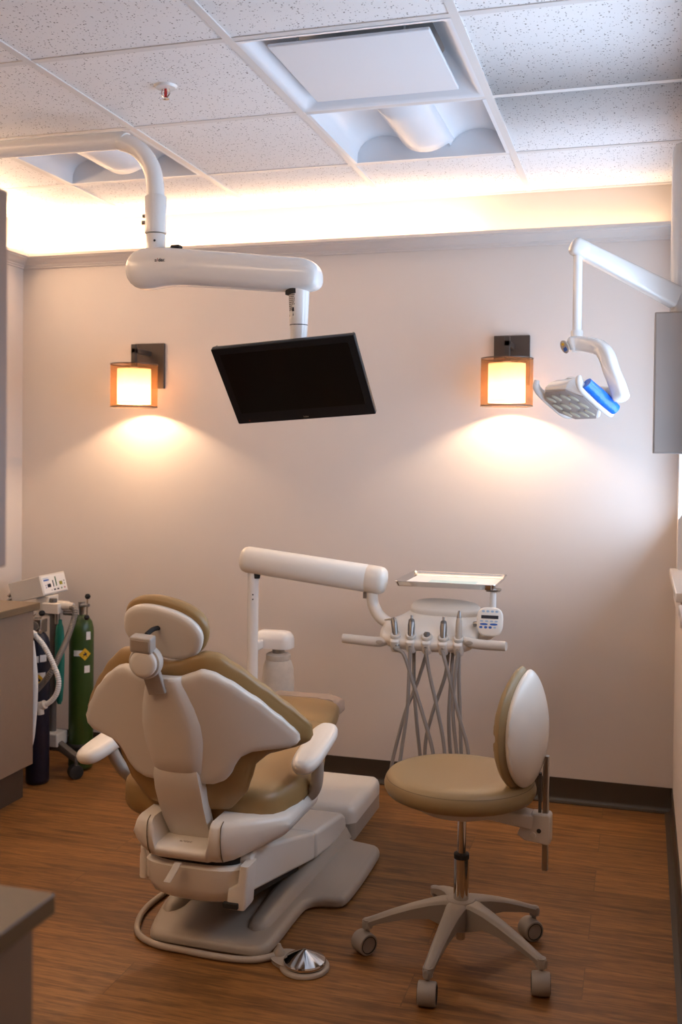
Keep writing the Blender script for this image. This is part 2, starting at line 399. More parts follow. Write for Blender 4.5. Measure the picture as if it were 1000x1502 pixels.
# crown moulding with light cove (back and left walls)
prof = [(0,2.319),(.010,2.319),(.012,2.326),(.018,2.328),(.020,2.334),(.026,2.336),(.036,2.345),(.054,2.352),(.066,2.356),(.068,2.360),(.080,2.362),(.080,2.375),(.070,2.375),(.070,2.364),(0,2.362)]
cr = MB().loft([[Vector((XL + d, YB - d, z)) for d, z in prof], [Vector((XR, YB - d, z)) for d, z in prof]])
struct(cr.build('trim_1', M['trimpaint'], sharp=30))
cr = MB().loft([[Vector((XL + d, YF, z)) for d, z in prof], [Vector((XL + d, YB - d, z)) for d, z in prof]])
struct(cr.build('trim_2', M['trimpaint'], sharp=30))
# baseboards with cove toe
bp = [(0, 0.0), (.030, 0.0), (.030, .004), (.014, .008), (.006, .016), (.004, .022), (.004, .100), (0, .100)]
struct(MB().loft([[Vector((XL + d, YB - d, z)) for d, z in bp], [Vector((XR - d, YB - d, z)) for d, z in bp]]).build('baseboard_back', M['base'], sharp=30))
struct(MB().loft([[Vector((XL + d, YF, z)) for d, z in bp], [Vector((XL + d, YB - d, z)) for d, z in bp]]).build('baseboard_left', M['base'], sharp=30))
struct(MB().loft([[Vector((XR - d, YF, z)) for d, z in bp], [Vector((XR - d, YB - d, z)) for d, z in bp]]).build('baseboard_right', M['base'], sharp=30))

# ---------------------------------------------------------------- ceiling fixtures
def troffer(ci, rj, label):
    x0, y0 = GX + T*ci + 0.012, GY + T*rj + 0.012; W = T - 0.024; xm = x0 + W/2
    t = thing('recessed_ceiling_light', (xm, y0 + W/2, ZC), label, 'ceiling light', 'recessed ceiling lights with curved reflectors')
    pr = []
    for k in range(13):                              # wing vaults
        a = PI*k/12; pr.append((0.012 + 0.105 - 0.105*math.cos(a*0.98), 0.012 + 0.085*math.sin(a)**0.8))
    left = [Vector((x0 + a, 0, ZC + z)) for a, z in pr]
    mb = MB(); rim = 0.012
    sec = [Vector((x0, 0, ZC)), Vector((x0 + rim, 0, ZC))] + left[1:-1] + [Vector((x0 + 0.215, 0, ZC + 0.055))]
    for s in (1, -1):
        S = [Vector((p.x if s > 0 else 2*xm - p.x, 0, p.z)) for p in sec]
        T2 = [Vector((p.x, 0, p.z + 0.004)) for p in reversed(S)]
        mb.loft([[Vector((p.x, y, p.z)) for p in S + T2] for y in (y0, y0 + W)])
    mb.build('reflector', M['troffer'], t, sharp=50)
    for y in (y0, y0 + W - 0.006): MB().box((x0, y, ZC + 0.001), (x0 + W, y + 0.006, ZC + 0.11)).build('end_plate', M['troffer'], t)
    b = MB(); n = 14; rg = []
    for q in range(9):
        fy = q/8; y = y0 + 0.008 + (W - 0.016)*fy; end = min(fy, 1-fy); k = min(1, math.sqrt(max(0.0, 1-(1-min(end/0.09, 1))**2))*0.75 + 0.25)
        rg.append([Vector((xm + 0.092*math.cos(PI + PI*j/n), y, ZC + 0.06 + 0.058*k*math.sin(PI + PI*j/n))) for j in range(n + 1)] + [Vector((xm + 0.09, y, ZC + 0.066)), Vector((xm - 0.09, y, ZC + 0.066))])
    b.loft(rg); b.build('lamp_basket', M['troffer'], t, sharp=50)
troffer(1, 1, 'recessed square ceiling light just beyond the flat-panel air vent')
troffer(-1, 1, 'recessed square ceiling light partly hidden behind the bent white ceiling pipe')

# flat panel air diffuser
x0, y0 = GX + T + 0.012, GY + 0.012; W = T - 0.024
t = thing('ceiling_air_vent', (x0 + W/2, y0 + W/2, ZC), 'square white air vent with a flat drop panel in the ceiling', 'air vent')
mb = MB(); cxm, cym = x0 + W/2, y0 + W/2
rg = []
for hw, z in ((W/2, ZC), (W/2-0.012, ZC), (W/2-0.02, ZC+0.006), (W/2-0.045, ZC+0.035), (W/2-0.075, ZC+0.075), (W/2-0.10, ZC+0.10)):
    rg.append([Vector((cxm + px, cym + py, z)) for px, py in rrect(2*hw, 2*hw, max(0.001, (W/2 - hw)*0.8), 5)])
mb.loft(rg, False, False)
mb.build('vent_frame', M['troffer'], t, sharp=50)
MB().box((cxm-0.2, cym-0.2, ZC+0.095), (cxm+0.2, cym+0.2, ZC+0.1)).build('vent_throat', M['steel'], t)
MB().box((cxm-0.225, cym-0.225, ZC+0.004), (cxm+0.225, cym+0.225, ZC+0.014)).build('drop_panel', M['troffer'], t, bevel=0.003)
for sx in (-1, 1):
    for sy in (-1, 1): MB().tube([(cxm + sx*0.15, cym + sy*0.19, ZC + 0.012), (cxm + sx*0.15, cym + sy*0.19, ZC + 0.097)], 0.004, 8).build('panel_hanger', M['steel'], t)

t = thing('fire_sprinkler', (-1.399, 2.839, ZC+0.007), 'small round ceiling sprinkler with a red glass bulb', 'sprinkler')
A = Matrix.Translation((-1.399, 2.839, ZC + 0.007))
MB().lathe([(0.012, -0.012), (0.030, -0.010), (0.036, -0.003), (0.037, 0.0), (0.0, 0.0)], A, 28).build('escutcheon', M['white_paint'], t)
MB().lathe([(0.0, -0.038), (0.004, -0.036), (0.005, -0.025), (0.004, -0.012), (0.0, -0.011)], A, 12).build('glass_bulb', M['redbulb'], t)
fb = MB()
for s in (-1, 1): fb.tube([(-1.399 + s*0.011, 2.839, ZC-0.004), (-1.399 + s*0.013, 2.839, ZC-0.02), (-1.399, 2.839, ZC-0.036)], 0.0022, 8)
fb.lathe([(0.0, -0.044), (0.011, -0.043), (0.011, -0.041), (0.0, -0.040)], A, 16); fb.build('frame_arm', M['chrome'], t)

# ---------------------------------------------------------------- wall sconces
def sconce(X, label):
    Yc, r0, r1 = 4.188, 0.105, 0.075
    t = thing('wall_sconce', (X, YB, 1.84), label, 'wall lamp', 'drum shade wall sconces on the back wall')
    MB().box((X-0.075, YB-0.016, 1.735), (X+0.075, YB, 1.945)).build('wall_plate', M['bronze'], t, bevel=0.002)
    a = MB().box((X-0.011, Yc-0.011, 1.885), (X+0.011, YB-0.014, 1.908)).box((X-0.011, Yc-0.011, 1.826), (X+0.011, Yc+0.011, 1.925))
    a.build('lamp_arm', M['bronze'], t, bevel=0.002)
    A = Matrix.Translation((X, Yc, 0))
    o = MB().lathe([(r0, 1.640), (r0, 1.835)], A, 64, cap=False).build('outer_shade', M['outer_shade'], t); o['label'] = 'sheer brown outer shade'
    for z in (1.640, 1.832): MB().lathe([(r0+0.001, z), (r0+0.001, z+0.004), (r0-0.001, z+0.004), (r0-0.001, z), (r0+0.001, z)], A, 64, cap=False).build('shade_ring', M['bronze'], t)
    rg = MB()
    for k in range(3):
        q = 2*PI*k/3 + 0.5; rg.tube([(X, Yc, 1.8335), (X + (r0-0.001)*math.cos(q), Yc + (r0-0.001)*math.sin(q), 1.834)], 0.002, 6)
    rg.build('shade_spider', M['bronze'], t)
    MB().lathe([(r1, 1.656), (r1, 1.815)], A, 48, cap=False).build('inner_shade', M['inner_shade'], t)
    MB().lathe([(0.0, 1.816), (r1, 1.815), (r1, 1.812), (0.0, 1.812)], A, 48).build('shade_cap', M['inner_shade'], t)
    MB().lathe([(0.0, 1.823), (0.018, 1.823), (0.018, 1.77), (0.0, 1.77)], A, 20).build('lamp_holder', M['white_paint'], t)
    L = bpy.data.lights.new('bulb', 'POINT'); L.energy = 8.0; L.color = (1.0, 0.72, 0.46); L.shadow_soft_size = 0.012
    lo = bpy.data.objects.new('bulb', L); COL.objects.link(lo); lo.parent = t; lo.location = Vector((X, Yc, 1.700)) - Vector((X, YB, 1.84))
    return t
sconce(-2.209, 'drum shade wall sconce between the left corner and the television')
sconce(-0.533, 'drum shade wall sconce beside the dental operatory light')

# ---------------------------------------------------------------- left cabinets
t = thing('base_cabinet', ((XL-2.4)/2, 2.9, 0), 'taupe low cabinet along the left wall beside the gas cylinders', 'cabinet')
MB().box((XL+0.035, 1.75, 0.146), (-2.42, 3.70, 0.785)).build('cabinet_body', M['cabinet'], t)
cdr = MB().box((-2.42, 2.73, 0.146), (-2.40, 3.695, 0.783)).build('cabinet_door', M['cabinet'], t, bevel=0.0015)
cdr = MB().box((-2.42, 1.76, 0.146), (-2.40, 2.726, 0.783)).build('cabinet_door', M['cabinet'], t, bevel=0.0015)
MB().box((XL+0.035, 1.75, 0.0), (-2.45, 3.70, 0.146)).build('toe_kick', M['toe'], t)
tag(MB().box((XL, 1.74, 0.785), (-2.375, 3.705, 0.815)).build('countertop', M['counter'], None, bevel=0.003), 'brown laminate worktop on the low left wall cabinet', 'countertop')
# foreground console
t = thing('treatment_console', (-1.1, 0.6, 0), 'dark taupe console cabinet in the near left foreground', 'cabinet')
MB().box((-1.5, 0.10, 0.09), (-0.735, 1.135, 0.845)).build('cabinet_body', M['cabinet'], t, bevel=0.002)
MB().box((-1.5, 0.10, 0.0), (-0.79, 1.10, 0.09)).build('toe_kick', M['toe'], t)
tag(MB().box((-1.52, 0.08, 0.845), (-0.715, 1.155, 0.872)).build('countertop', M['counter'], None, bevel=0.003), 'brown laminate worktop in the near left foreground', 'countertop')
t = thing('upper_cabinet', (-1.15, 0.7, 1.283), 'grey taupe upper cabinet at the left edge in the foreground', 'cabinet')
MB().box((-1.5, 0.35, 1.283), (-0.822, 1.20, 1.788)).build('cabinet_body', M['uppercab'], t, bevel=0.002)
MB().box((-1.5, 0.12, 0.872), (-1.47, 1.13, 1.283)).build('back_panel', M['uppercab'], t)

# ---------------------------------------------------------------- control box on the right wall
t = thing('wall_control_box', (0.083, 3.38, 1.452), 'greyish box on the right wall below the operatory light post', 'box')
MB().box((0.030, 3.34, 1.452), (XR, 3.46, 1.892)).build('box_body', M['rightbox'], t, bevel=0.004)
MB().box((0.034, 3.334, 1.456), (XR-0.002, 3.341, 1.888)).build('box_cover', M['rightbox'], t, bevel=0.002)

# ---------------------------------------------------------------- operatory light
t = thing('dental_operatory_light', (0.104, 3.395, 1.892), 'white jointed operatory light with a hexagonal lens head and blue film', 'dental light')
MB().loft([[Vector((0.1055 + a, 3.395 + b, z)) for a, b in rrect(0.061*k, 0.075*k, 0.026*k, 6)] for z, k in ((1.890, 1), (2.355, 1), (2.39, .95), (2.41, .82), (2.42, .62), (2.424, .35))]).build('mount_post', M['white_paint'], t, sharp=50)
pA, pB = Vector((-0.197, 3.2, 2.075)), Vector((0.092, 3.355, 1.937))
dr = (pB - pA).normalized(); sd = dr.cross(Vector((0,0,1))).normalized(); up = sd.cross(dr)
m_ = frame(pA, dr, sd, up); Lg = (pB - pA).length
MB().loft([[m_ @ Vector((x, y, z)) for y, z in rrect(0.042*k, 0.050*k*kz, 0.010*k, 4)] for x, k, kz in ((-0.012, 0.8, 1), (-0.004, 0.97, 1), (0.004, 1, 1), (Lg, 1.1, 1.24))]).build('spring_arm', M['white_paint'], t, sharp=40)
MB().loft([[m_ @ Vector((x, y, z)) for y, z in rrect(0.046*k, 0.054*k, 0.014*k, 5)] for x, k in ((-0.022, 0.62), (-0.018, 0.85), (-0.010, 1.0), (0.028, 1.0), (0.030, 0.97))]).build('arm_end_cap', M['white_paint'], t, sharp=40)
MB().tube([(-0.197, 3.2, 2.05), (-0.197, 3.2, 1.80)], 0.0135, 20).build('drop_tube', M['white_paint'], t)
MB().lathe([(0.0, 1.785), (0.018, 1.786), (0.0185, 1.818), (0.0165, 1.824), (0.0, 1.824)], Matrix.Translation((-0.197, 3.2, 0)), 24).build('tube_collar', M['white_paint'], t)
# yoke: rounded bar from below the collar to the right, then down
yk = [(-0.222, 3.19, 1.776), (-0.195, 3.19, 1.782), (-0.160, 3.17, 1.776), (-0.125, 3.14, 1.762), (-0.105, 3.115, 1.735), (-0.090, 3.09, 1.69), (-0.072, 3.07, 1.645), (-0.058, 3.06, 1.600)]
ykm = MB(); pts = [Vector(p) for p in yk]; rg = []
ctl = []
for i in range(len(pts)-1):
    for q in range(6):
        tt = q/6; p0 = pts[max(i-1,0)]; p1 = pts[i]; p2 = pts[i+1]; p3 = pts[min(i+2,len(pts)-1)]
        ctl.append(0.5*((2*p1)+(p2-p0)*tt+(2*p0-5*p1+4*p2-p3)*tt*tt+(3*p1-p0-3*p2+p3)*tt**3))
ctl.append(pts[-1])
nY = Vector((-0.55, -0.83, 0)).normalized()
for i, p in enumerate(ctl):
    tg = (ctl[min(i+1,len(ctl)-1)] - ctl[max(i-1,0)]).normalized(); b = (nY - tg*nY.dot(tg)).normalized(); a = b.cross(tg)
    k = min(1, 0.55 + i*0.18); k2 = 1.0 if i < len(ctl)-3 else (1.0, 0.85, 0.5)[i-len(ctl)+3]
    tw = 0.023 if i < 18 else 0.021
    rg.append([p + a*y*k*k2 + b*z*k*k2 for y, z in rrect(2*tw, 0.042, 0.011, 4)])
ykm.loft(rg).build('yoke_arm', M['white_paint'], t, sharp=40)
BZ = Vector((-0.62, -0.74, -0.25)).normalized(); BX = Vector((0.45, -0.08, -0.89)); BX = (BX - BZ*BX.dot(BZ)).normalized(); BG = frame(Vector((-0.2235, 3.186, 1.775)) + BZ*0.0135, BX, BZ.cross(BX), BZ)
bd_ = MB().slab(sell(0.042, 0.030, 2, 28), [(0.001, -0.006), (0, 0.0), (0.002, 0.0012)], BG).build('pivot_badge', M['greyplastic'], t)
MB().box((0.002, -0.007, 0.0008), (0.014, 0.007, 0.0018), BG).build('badge_print', M['blueink'], bd_); MB().box((-0.013, -0.005, 0.0008), (-0.005, 0.005, 0.0018), BG).build('badge_print', M['yellow'], bd_)
# head: hexagonal body
n_ = Vector((-.40, -.38, -.83)).normalized(); r_ = Vector((.69, -.73, 0)).normalized(); u_ = n_.cross(r_).normalized()
if u_.z < 0: u_ = -u_
hc = Vector((-0.206, 3.15, 1.60))
H = frame(hc, r_, u_, n_) if r_.cross(u_).dot(n_) > 0 else frame(hc, -r_, u_, n_)
sgn = 1 if r_.cross(u_).dot(n_) > 0 else -1
def hexa(w, h, c): return [(-w/2, -h/2+c), (-w/2+c*1.1, -h/2), (w/2-c*1.1, -h/2), (w/2, -h/2+c), (w/2, h/2-c), (w/2-c*1.1, h/2), (-w/2+c*1.1, h/2), (-w/2, h/2-c)]
hx = hexa(0.190, 0.156, 0.042)
MB().slab(hx, [(0.045, -0.052), (0.020, -0.046), (0.004, -0.026), (0, -0.006), (0.004, 0.004)], H).build('lamp_head', M['white_paint'], t, bevel=0.004)
lp = MB().slab(hexa(0.176, 0.142, 0.038), [(0.0, 0.002), (0.0, 0.008), (0.004, 0.010)], H).build('lens_plate', M['lens'], t)
for i in range(4):
    for j in range(3):
        lx, ly = -0.060 + 0.040*i, -0.043 + 0.043*j
        if abs(lx) > 0.05 and abs(ly) > 0.03: lx *= 0.86; ly *= 0.86
        MB().slab(sell(0.015, 0.036, 2, 20), [(0.0, 0.0), (0.0, 0.0012), (0.003, 0.0035)], H @ Matrix.Translation((lx, ly, 0.010)) @ Matrix.Rotation(0.55, 4, 'Z')).build('lens', M['lensglass'], lp)
for s, nm in ((-1, 'left'), (1, 'right')):
    hd = MB(); x = s*sgn*0.0945
    hd.tube([H @ Vector((x*1.02, 0.086, -0.030)), H @ Vector((x*1.06, 0.076, -0.014)), H @ Vector((x*1.05, 0.045, -0.006)), H @ Vector((x*1.05, -0.045, -0.006)), H @ Vector((x*1.0, -0.072, -0.010)), H @ Vector((x*0.84, -0.080, -0.014))], [0.007, 0.012, 0.0135, 0.0135, 0.012, 0.008], 14)
    ho = hd.build('head_handle', M['white_paint'], t)
MB().tube([H @ Vector((sgn*0.118, -0.064, -0.018)), H @ Vector((sgn*0.121, 0, -0.016)), H @ Vector((sgn*0.118, 0.066, -0.018))], [0.017, 0.0195, 0.017], 16).build('blue_film', M['bluefilm'], t)
MB().tube([H @ Vector((sgn*0.07, -0.02, -0.04)), H @ Vector((sgn*0.12, -0.035, -0.05)), Vector((-0.066, 3.07, 1.615))], [0.026, 0.022, 0.014], 18).build('head_pivot', M['white_paint'], t)
MB().lathe([(0.0, 0), (0.055, 0.002), (0.050, 0.012), (0.030, 0.022), (0, 0.025)], axis(hc - n_*0.050, -n_), 32).build('head_back', M['white_paint'], t)

# ---------------------------------------------------------------- ceiling monitor arm + television
t = thing('monitor_mount', (-1.56, 3.1, 2.49), 'white bent ceiling pipe and long arm carrying the television', 'monitor mount')
tz = 2.487
MB().tube([(XL+0.005, 3.1, tz), (-1.80, 3.1, tz-0.004), (-1.685, 3.1, tz-0.012), (-1.62, 3.1, tz-0.045), (-1.577, 3.1, tz-0.105), (-1.562, 3.1, tz-0.18), (-1.560, 3.1, 2.17)], 0.0295, 24, 8).build('bent_pipe', M['white_paint'], t)
MB().lathe([(0.07, 0), (0.07, 0.008), (0.06, 0.012), (0.0, 0.012)], axis((XL, 3.1, tz), (1,0,0)), 32).build('wall_flange', M['white_paint'], t)
MB().lathe([(0.0, 2.165), (0.0355, 2.165), (0.036, 2.168), (0.036, 2.284), (0.034, 2.287), (0.0, 2.287)], Matrix.Translation((-1.560, 3.1, 0)), 32).build('pipe_sleeve', M['white_paint'], t)
MB().lathe([(0.0, 2.085), (0.032, 2.085), (0.033, 2.158), (0.031, 2.161), (0.0, 2.161)], Matrix.Translation((-1.559, 3.1, 0)), 32).build('swivel_joint', M['white_paint'], t)
MB().lathe([(0, 0), (0.007, 0), (0.007, 0.010), (0, 0.010)], axis((-1.594, 3.09, 2.20), (-1, -0.2, 0)), 12).build('set_screw', M['steel'], t)
MB().lathe([(0, 0), (0.006, 0), (0.006, 0.008), (0, 0.008)], axis((-1.594, 3.09, 2.222), (-1, -0.2, 0)), 12).build('set_screw', M['steel'], t)
MB().lathe([(0, 0), (0.004, 0), (0.003, 0.002), (0, 0.002)], axis((-1.548, 3.0686, 2.135), (0.3, -1, 0)), 12).build('screw_head', M['jack'], t)
# long housing: lofted along X, outline from the photo (centre z and half height change along the arm)
sec = [(-1.655, 2.047, 0.018, 0.55), (-1.648, 2.046, 0.040, 0.8), (-1.63, 2.046, 0.060, 0.95), (-1.60, 2.047, 0.068, 1), (-1.57, 2.049, 0.0705, 1), (-1.53, 2.051, 0.066, 1), (-1.49, 2.050, 0.062, 1),
       (-1.44, 2.046, 0.0605, 1), (-1.38, 2.039, 0.0595, 1), (-1.28, 2.030, 0.0585, 1), (-1.18, 2.018, 0.0575, 1), (-1.10, 2.011, 0.056, 1), (-1.05, 2.008, 0.054, 1), (-1.02, 2.004, 0.051, 0.97), (-1.00, 2.000, 0.042, 0.9), (-0.988, 1.997, 0.030, 0.75), (-0.984, 1.996, 0.015, 0.5)]
hz = MB(); rg = []
for x, zc, hh, k in sec:
    rg.append([Vector((x, 3.1 + a, zc + b)) for a, b in sell(0.105*k, 2*hh, 2.7, 32)])
hz.loft(rg).build('arm_housing', M['white_paint'], t, sharp=60, sub=1)
MB().box((-1.50, 3.085, 2.108), (-1.468, 3.115, 2.122)).build('top_slot', M['jack'], t, bevel=0.004)
text('brand_lettering', 'a', 0.017, frame((-1.533, 3.0462, 2.066), (1,0,0), (0,0,1), (0,-1,0)), M['ink'], t)
text('brand_lettering', '/', 0.017, frame((-1.5265, 3.0462, 2.066), (1,0,0), (0,0,1), (0,-1,0)), M['redink'], t)
text('brand_lettering', 'dec', 0.017, frame((-1.5115, 3.0462, 2.0655), (1,0,0), (0,0,1), (0,-1,0)), M['ink'], t)
MB().lathe([(0.0, 1.70), (0.0245, 1.70), (0.0265, 1.812), (0.0285, 1.84), (0.0325, 1.93), (0.0335, 1.985), (0.0, 1.985)], Matrix.Translation((-1.056, 3.1, 0)), 32).build('drop_post', M['white_paint'], t)
MB().lathe([(0.0275, 1.847), (0.0291, 1.847), (0.0291, 1.8495), (0.0275, 1.8495), (0.0275, 1.847)], Matrix.Translation((-1.056, 3.1, 0)), 32, cap=False).build('post_seam', M['jack'], t)
cv = MB(); rg = []
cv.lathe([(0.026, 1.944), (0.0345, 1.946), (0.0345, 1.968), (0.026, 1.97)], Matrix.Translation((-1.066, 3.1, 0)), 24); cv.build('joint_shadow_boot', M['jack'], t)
# rating label wrapped on the post with lines of print
lab = MB(); a0, a1 = -2.55, -1.65
def postpt(a, z, e=0.0006):
    f = (z - 1.84)/(1.985-1.84); r = 0.0285 + (0.0335-0.0285)*f + e
    return Vector((-1.056 + r*math.cos(a), 3.1 + r*math.sin(a), z))
vs = []; N = 8
for k in range(N+1):
    a = a0 + (a1-a0)*k/N; vs += [postpt(a, 1.868), postpt(a, 1.948)]
lab.add(vs, [(2*k, 2*k+2, 2*k+3, 2*k+1) for k in range(N)]); lo = lab.build('rating_label', M['labelwhite'], t)
pr = MB(); rnd = random.Random(3)
for row in range(9):
    z = 1.942 - row*0.0060; x = 0.02
    while x < 0.92:
        wd = rnd.uniform(0.05, 0.16)
        if row in (6, 7, 8) and x > 0.55: break
        b0, b1 = a0 + (a1-a0)*x, a0 + (a1-a0)*min(0.97, x+wd)
        pr.add([postpt(b0, z-0.0015, 0.0011), postpt(b1, z-0.0015, 0.0011), postpt(b1, z+0.0015, 0.0011), postpt(b0, z+0.0015, 0.0011)], [(0,1,2,3)]); x += wd + rnd.uniform(0.02, 0.06)
for b0, z in ((a0+0.04, 1.874), (a0+0.62, 1.876)):
    pr.add([postpt(b0, z, 0.0011), postpt(b0+0.14, z, 0.0011), postpt(b0+0.09, z+0.009, 0.0011)], [(0,1,2)])
pr.add([postpt(a0+0.55, 1.889, 0.0011), postpt(a0+0.82, 1.889, 0.0011), postpt(a0+0.78, 1.902, 0.0011), postpt(a0+0.58, 1.902, 0.0011)], [(0,1,2,3)])
pr.build('label_print', M['ink'], lo)

# television (tilted to face down toward the chair)
yaw, til, rol = 0.010, 0.674, 0.087
tn = Vector((math.sin(yaw)*math.cos(til), -math.cos(yaw)*math.cos(til), -math.sin(til))); tr = Vector((math.cos(yaw), math.sin(yaw), 0)); tu = tr.cross(-tn)
if tu.z < 0: tu = -tu
r2 = tr*math.cos(rol) + tu*math.sin(rol); u2 = tu*math.cos(rol) - tr*math.sin(rol)
tc_ = Vector((-1.072, 3.1, 1.668)); TW, TH = 0.482, 0.298
TV = frame(tc_, r2, u2, r2.cross(u2))
t = thing('television', tuple(tc_), 'black flat television hanging tilted from the white ceiling arm', 'television')
MB().slab(rrect(TW, TH, 0.005, 3), [(0.012, -0.030), (0.004, -0.024), (0, -0.014), (0, -0.002), (0.0015, 0.0)], TV).build('tv_body', M['black'], t)
MB().slab(rrect(TW-0.05, TH-0.066, 0.003, 2, 0.0, 0.010), [(0, -0.001), (0, 0.0006)], TV).build('tv_screen', M['screen'], t)
MB().slab(rrect(0.20, 0.16, 0.01, 3), [(0.0, -0.062), (0, -0.028)], TV).build('tv_back', M['black'], t, bevel=0.004)
MB().tube([(-1.056, 3.1, 1.73), tc_ - TV.col[2].to_3d()*0.045], [0.022, 0.03], 16).build('tv_bracket', M['white_paint'], t)
text('screen_lettering', 'hdtv', 0.010, TV @ Matrix.Translation((0.005, -TH/2+0.012, 0.0006)), M['steel'], t, 0.0002)
MB().lathe([(0, 0), (0.0016, 0), (0.0016, 0.0006), (0, 0.0006)], TV @ Matrix.Translation((-TW/2+0.045, -TH/2+0.012, 0.0002)), 10).build('standby_light', M['redbulb'], t)

# ---------------------------------------------------------------- dental chair
cx = -1.23
t = CH = thing('dental_chair', (cx, 3.0, 0), 'tan upholstered dental chair with white moulded back shell, seen from behind', 'dental chair')
# floor plate with side ledge
bpoly = [(-1.40, 2.80), (-1.375, 2.722), (-1.33, 2.712), (-1.05, 2.708), (-1.012, 2.72), (-0.998, 2.76), (-0.998, 3.02), (-0.985, 3.065), (-0.955, 3.085), (-0.90, 3.09), (-0.875, 3.12), (-0.872, 3.50), (-0.885, 3.56), (-0.92, 3.575), (-1.00, 3.59), (-1.02, 3.64), (-1.44, 3.64), (-1.44, 3.0)]
def smooth_poly(p, it=2):
    for _ in range(it):
        q = []
        for i in range(len(p)):
            a, b = p[i], p[(i+1) % len(p)]; q += [(a[0]*.75+b[0]*.25, a[1]*.75+b[1]*.25), (a[0]*.25+b[0]*.75, a[1]*.25+b[1]*.75)]
        p = q
    return p
bp2 = smooth_poly(bpoly, 2)
mb = MB().slab(bp2, [(0.010, 0.0), (0.010, 0.008), (0.0, 0.009), (0.0, 0.018), (0.003, 0.026), (0.010, 0.032), (0.020, 0.034)])
mb.build('base_plate', M['greyplastic'], t, sharp=50)
rd = MB(); rd.loft([[Vector((-1.075 + a*k, y, 0.030 + b*k)) for a, b in [(-0.045, 0), (-0.032, 0.022), (-0.016, 0.03), (0.016, 0.03), (0.032, 0.022), (0.045, 0)]] for y, k in ((2.80, 0.05), (2.82, 0.6), (2.86, 0.85), (3.2, 1.2), (3.62, 1.5))])
rd.build('base_rail', M['greyplastic'], t, sharp=60)
rd = MB(); rd.loft([[Vector((-1.375 + a*k, y, 0.030 + b*k)) for a, b in [(-0.04, 0), (-0.028, 0.022), (-0.014, 0.03), (0.014, 0.03), (0.028, 0.022), (0.04, 0)]] for y, k in ((2.84, 0.05), (2.86, 0.6), (2.90, 0.9), (3.2, 1.2), (3.62, 1.4))])
rd.build('base_rail', M['greyplastic'], t, sharp=60)
# lift arm covers (side profile y,z swept across x)
def sweep_x(poly, x0, x1): return MB().loft([[Vector((x, y, z)) for y, z in poly] for x in (x0, x1)])
sweep_x([(2.68, 0.205), (2.68, 0.300), (2.72, 0.318), (3.255, 0.172), (3.262, 0.165), (3.262, 0.078)], -1.385, -1.035).build('lift_arm_cover', M['white'], t, bevel=0.016, seg=4)
sweep_x([(3.262, 0.078), (3.262, 0.172), (3.58, 0.128), (3.615, 0.108), (3.628, 0.08), (3.628, 0.034)], -1.395, -1.030).build('lift_arm_cover', M['white'], t, bevel=0.014, seg=4)
sweep_x([(2.76, 0.150), (2.76, 0.20), (3.20, 0.10), (3.20, 0.06)], -1.33, -1.07).build('lift_linkage', M['rubber'], t, bevel=0.006)
# lower rear housing (bucket)
def footprint(w, y0, y1, r, n=9):
    o = []
    for k in range(n+1):
        a = PI + PI/2*k/n; o.append((-w/2 + r + r*math.cos(a), y0 + r*0.45 + r*0.45*math.sin(a)))
    for k in range(n+1):
        a = -PI/2 + PI/2*k/n; o.append((w/2 - r + r*math.cos(a), y0 + r*0.45 + r*0.45*math.sin(a)))
    o += [(w/2, y1), (-w/2, y1)]; return o
def ring(w, y0, y1, r, z, c=-1.205): return [Vector((c + x, y, z)) for x, y in footprint(w, y0, y1, r)]
MB().loft([ring(0.20, 2.68, 2.9, 0.09, 0.168), ring(0.235, 2.655, 2.92, 0.10, 0.172), ring(0.262, 2.638, 2.93, 0.10, 0.185), ring(0.285, 2.628, 2.94, 0.10, 0.215), ring(0.295, 2.622, 2.95, 0.10, 0.275), ring(0.28, 2.63, 2.95, 0.10, 0.283)]).build('lower_housing', M['white'], t, sharp=50)
MB().loft([ring(0.27, 2.640, 2.93, 0.10, 0.282), ring(0.27, 2.640, 2.93, 0.10, 0.300)]).build('housing_gap', M['rubber'], t)
# upper rear housing with central recess: profiles swept across x
def rear_y(u): return 2.598 + 0.30*max(0, (abs(u) - 0.10))**1.35*2.6
rg = []
c2 = -1.215
ul = [-0.156, -0.154, -0.148, -0.138, -0.12, -0.105, -0.098, -0.092, -0.086, -0.08, -0.06, -0.03, 0, 0.03, 0.06, 0.072, 0.078, 0.084, 0.09, 0.097, 0.115, 0.14, 0.17, 0.20, 0.225, 0.245, 0.258, 0.264, 0.266]
def ztop(u):
    inner = 0.342
    if u < -0.092: return 0.412 + (0.0 if u > -0.14 else -(abs(u)-0.14)*0.6)
    if u < -0.08: return inner + (0.412-inner)*((-0.08-u)/0.012)
    if u < 0.072: return inner
    if u < 0.084: return inner + (0.415-inner)*((u-0.072)/0.012)
    return 0.415 - 0.10*max(0, u-0.17)
def zbot(u): return 0.296 + (0.5*max(0, -u-0.10)) + 0.42*max(0, u-0.13)
for u in ul:
    y = rear_y(u) if u < 0 else 2.598 + 1.55*max(0, u-0.10)**1.30
    end = 1.0
    if u < -0.14: end = math.sqrt(max(0.02, 1-((-u-0.14)/0.016)**2))
    if u > 0.245: end = math.sqrt(max(0.02, 1-((u-0.245)/0.0212)**2))
    zb, zt = zbot(u), ztop(u); zm = (zb+zt)/2; hh = (zt-zb)/2*end; zb, zt = zm-hh, zm+hh; yl = max(3.02, y + 0.2)
    r = min(0.022, hh*0.8); sec = []
    sec += [(yl, zb), (y + 0.05, zb), (y + 0.022, zb + hh*0.10)]
    sec += [(y + 0.008, zb + hh*0.5), (y, zm + hh*0.2), (y + 0.003, zt - r*0.7), (y + 0.010, zt - r*0.25), (y + 0.022, zt), (yl, zt + 0.004)]
    rg.append([Vector((c2 + u, yy, zz)) for yy, zz in sec])
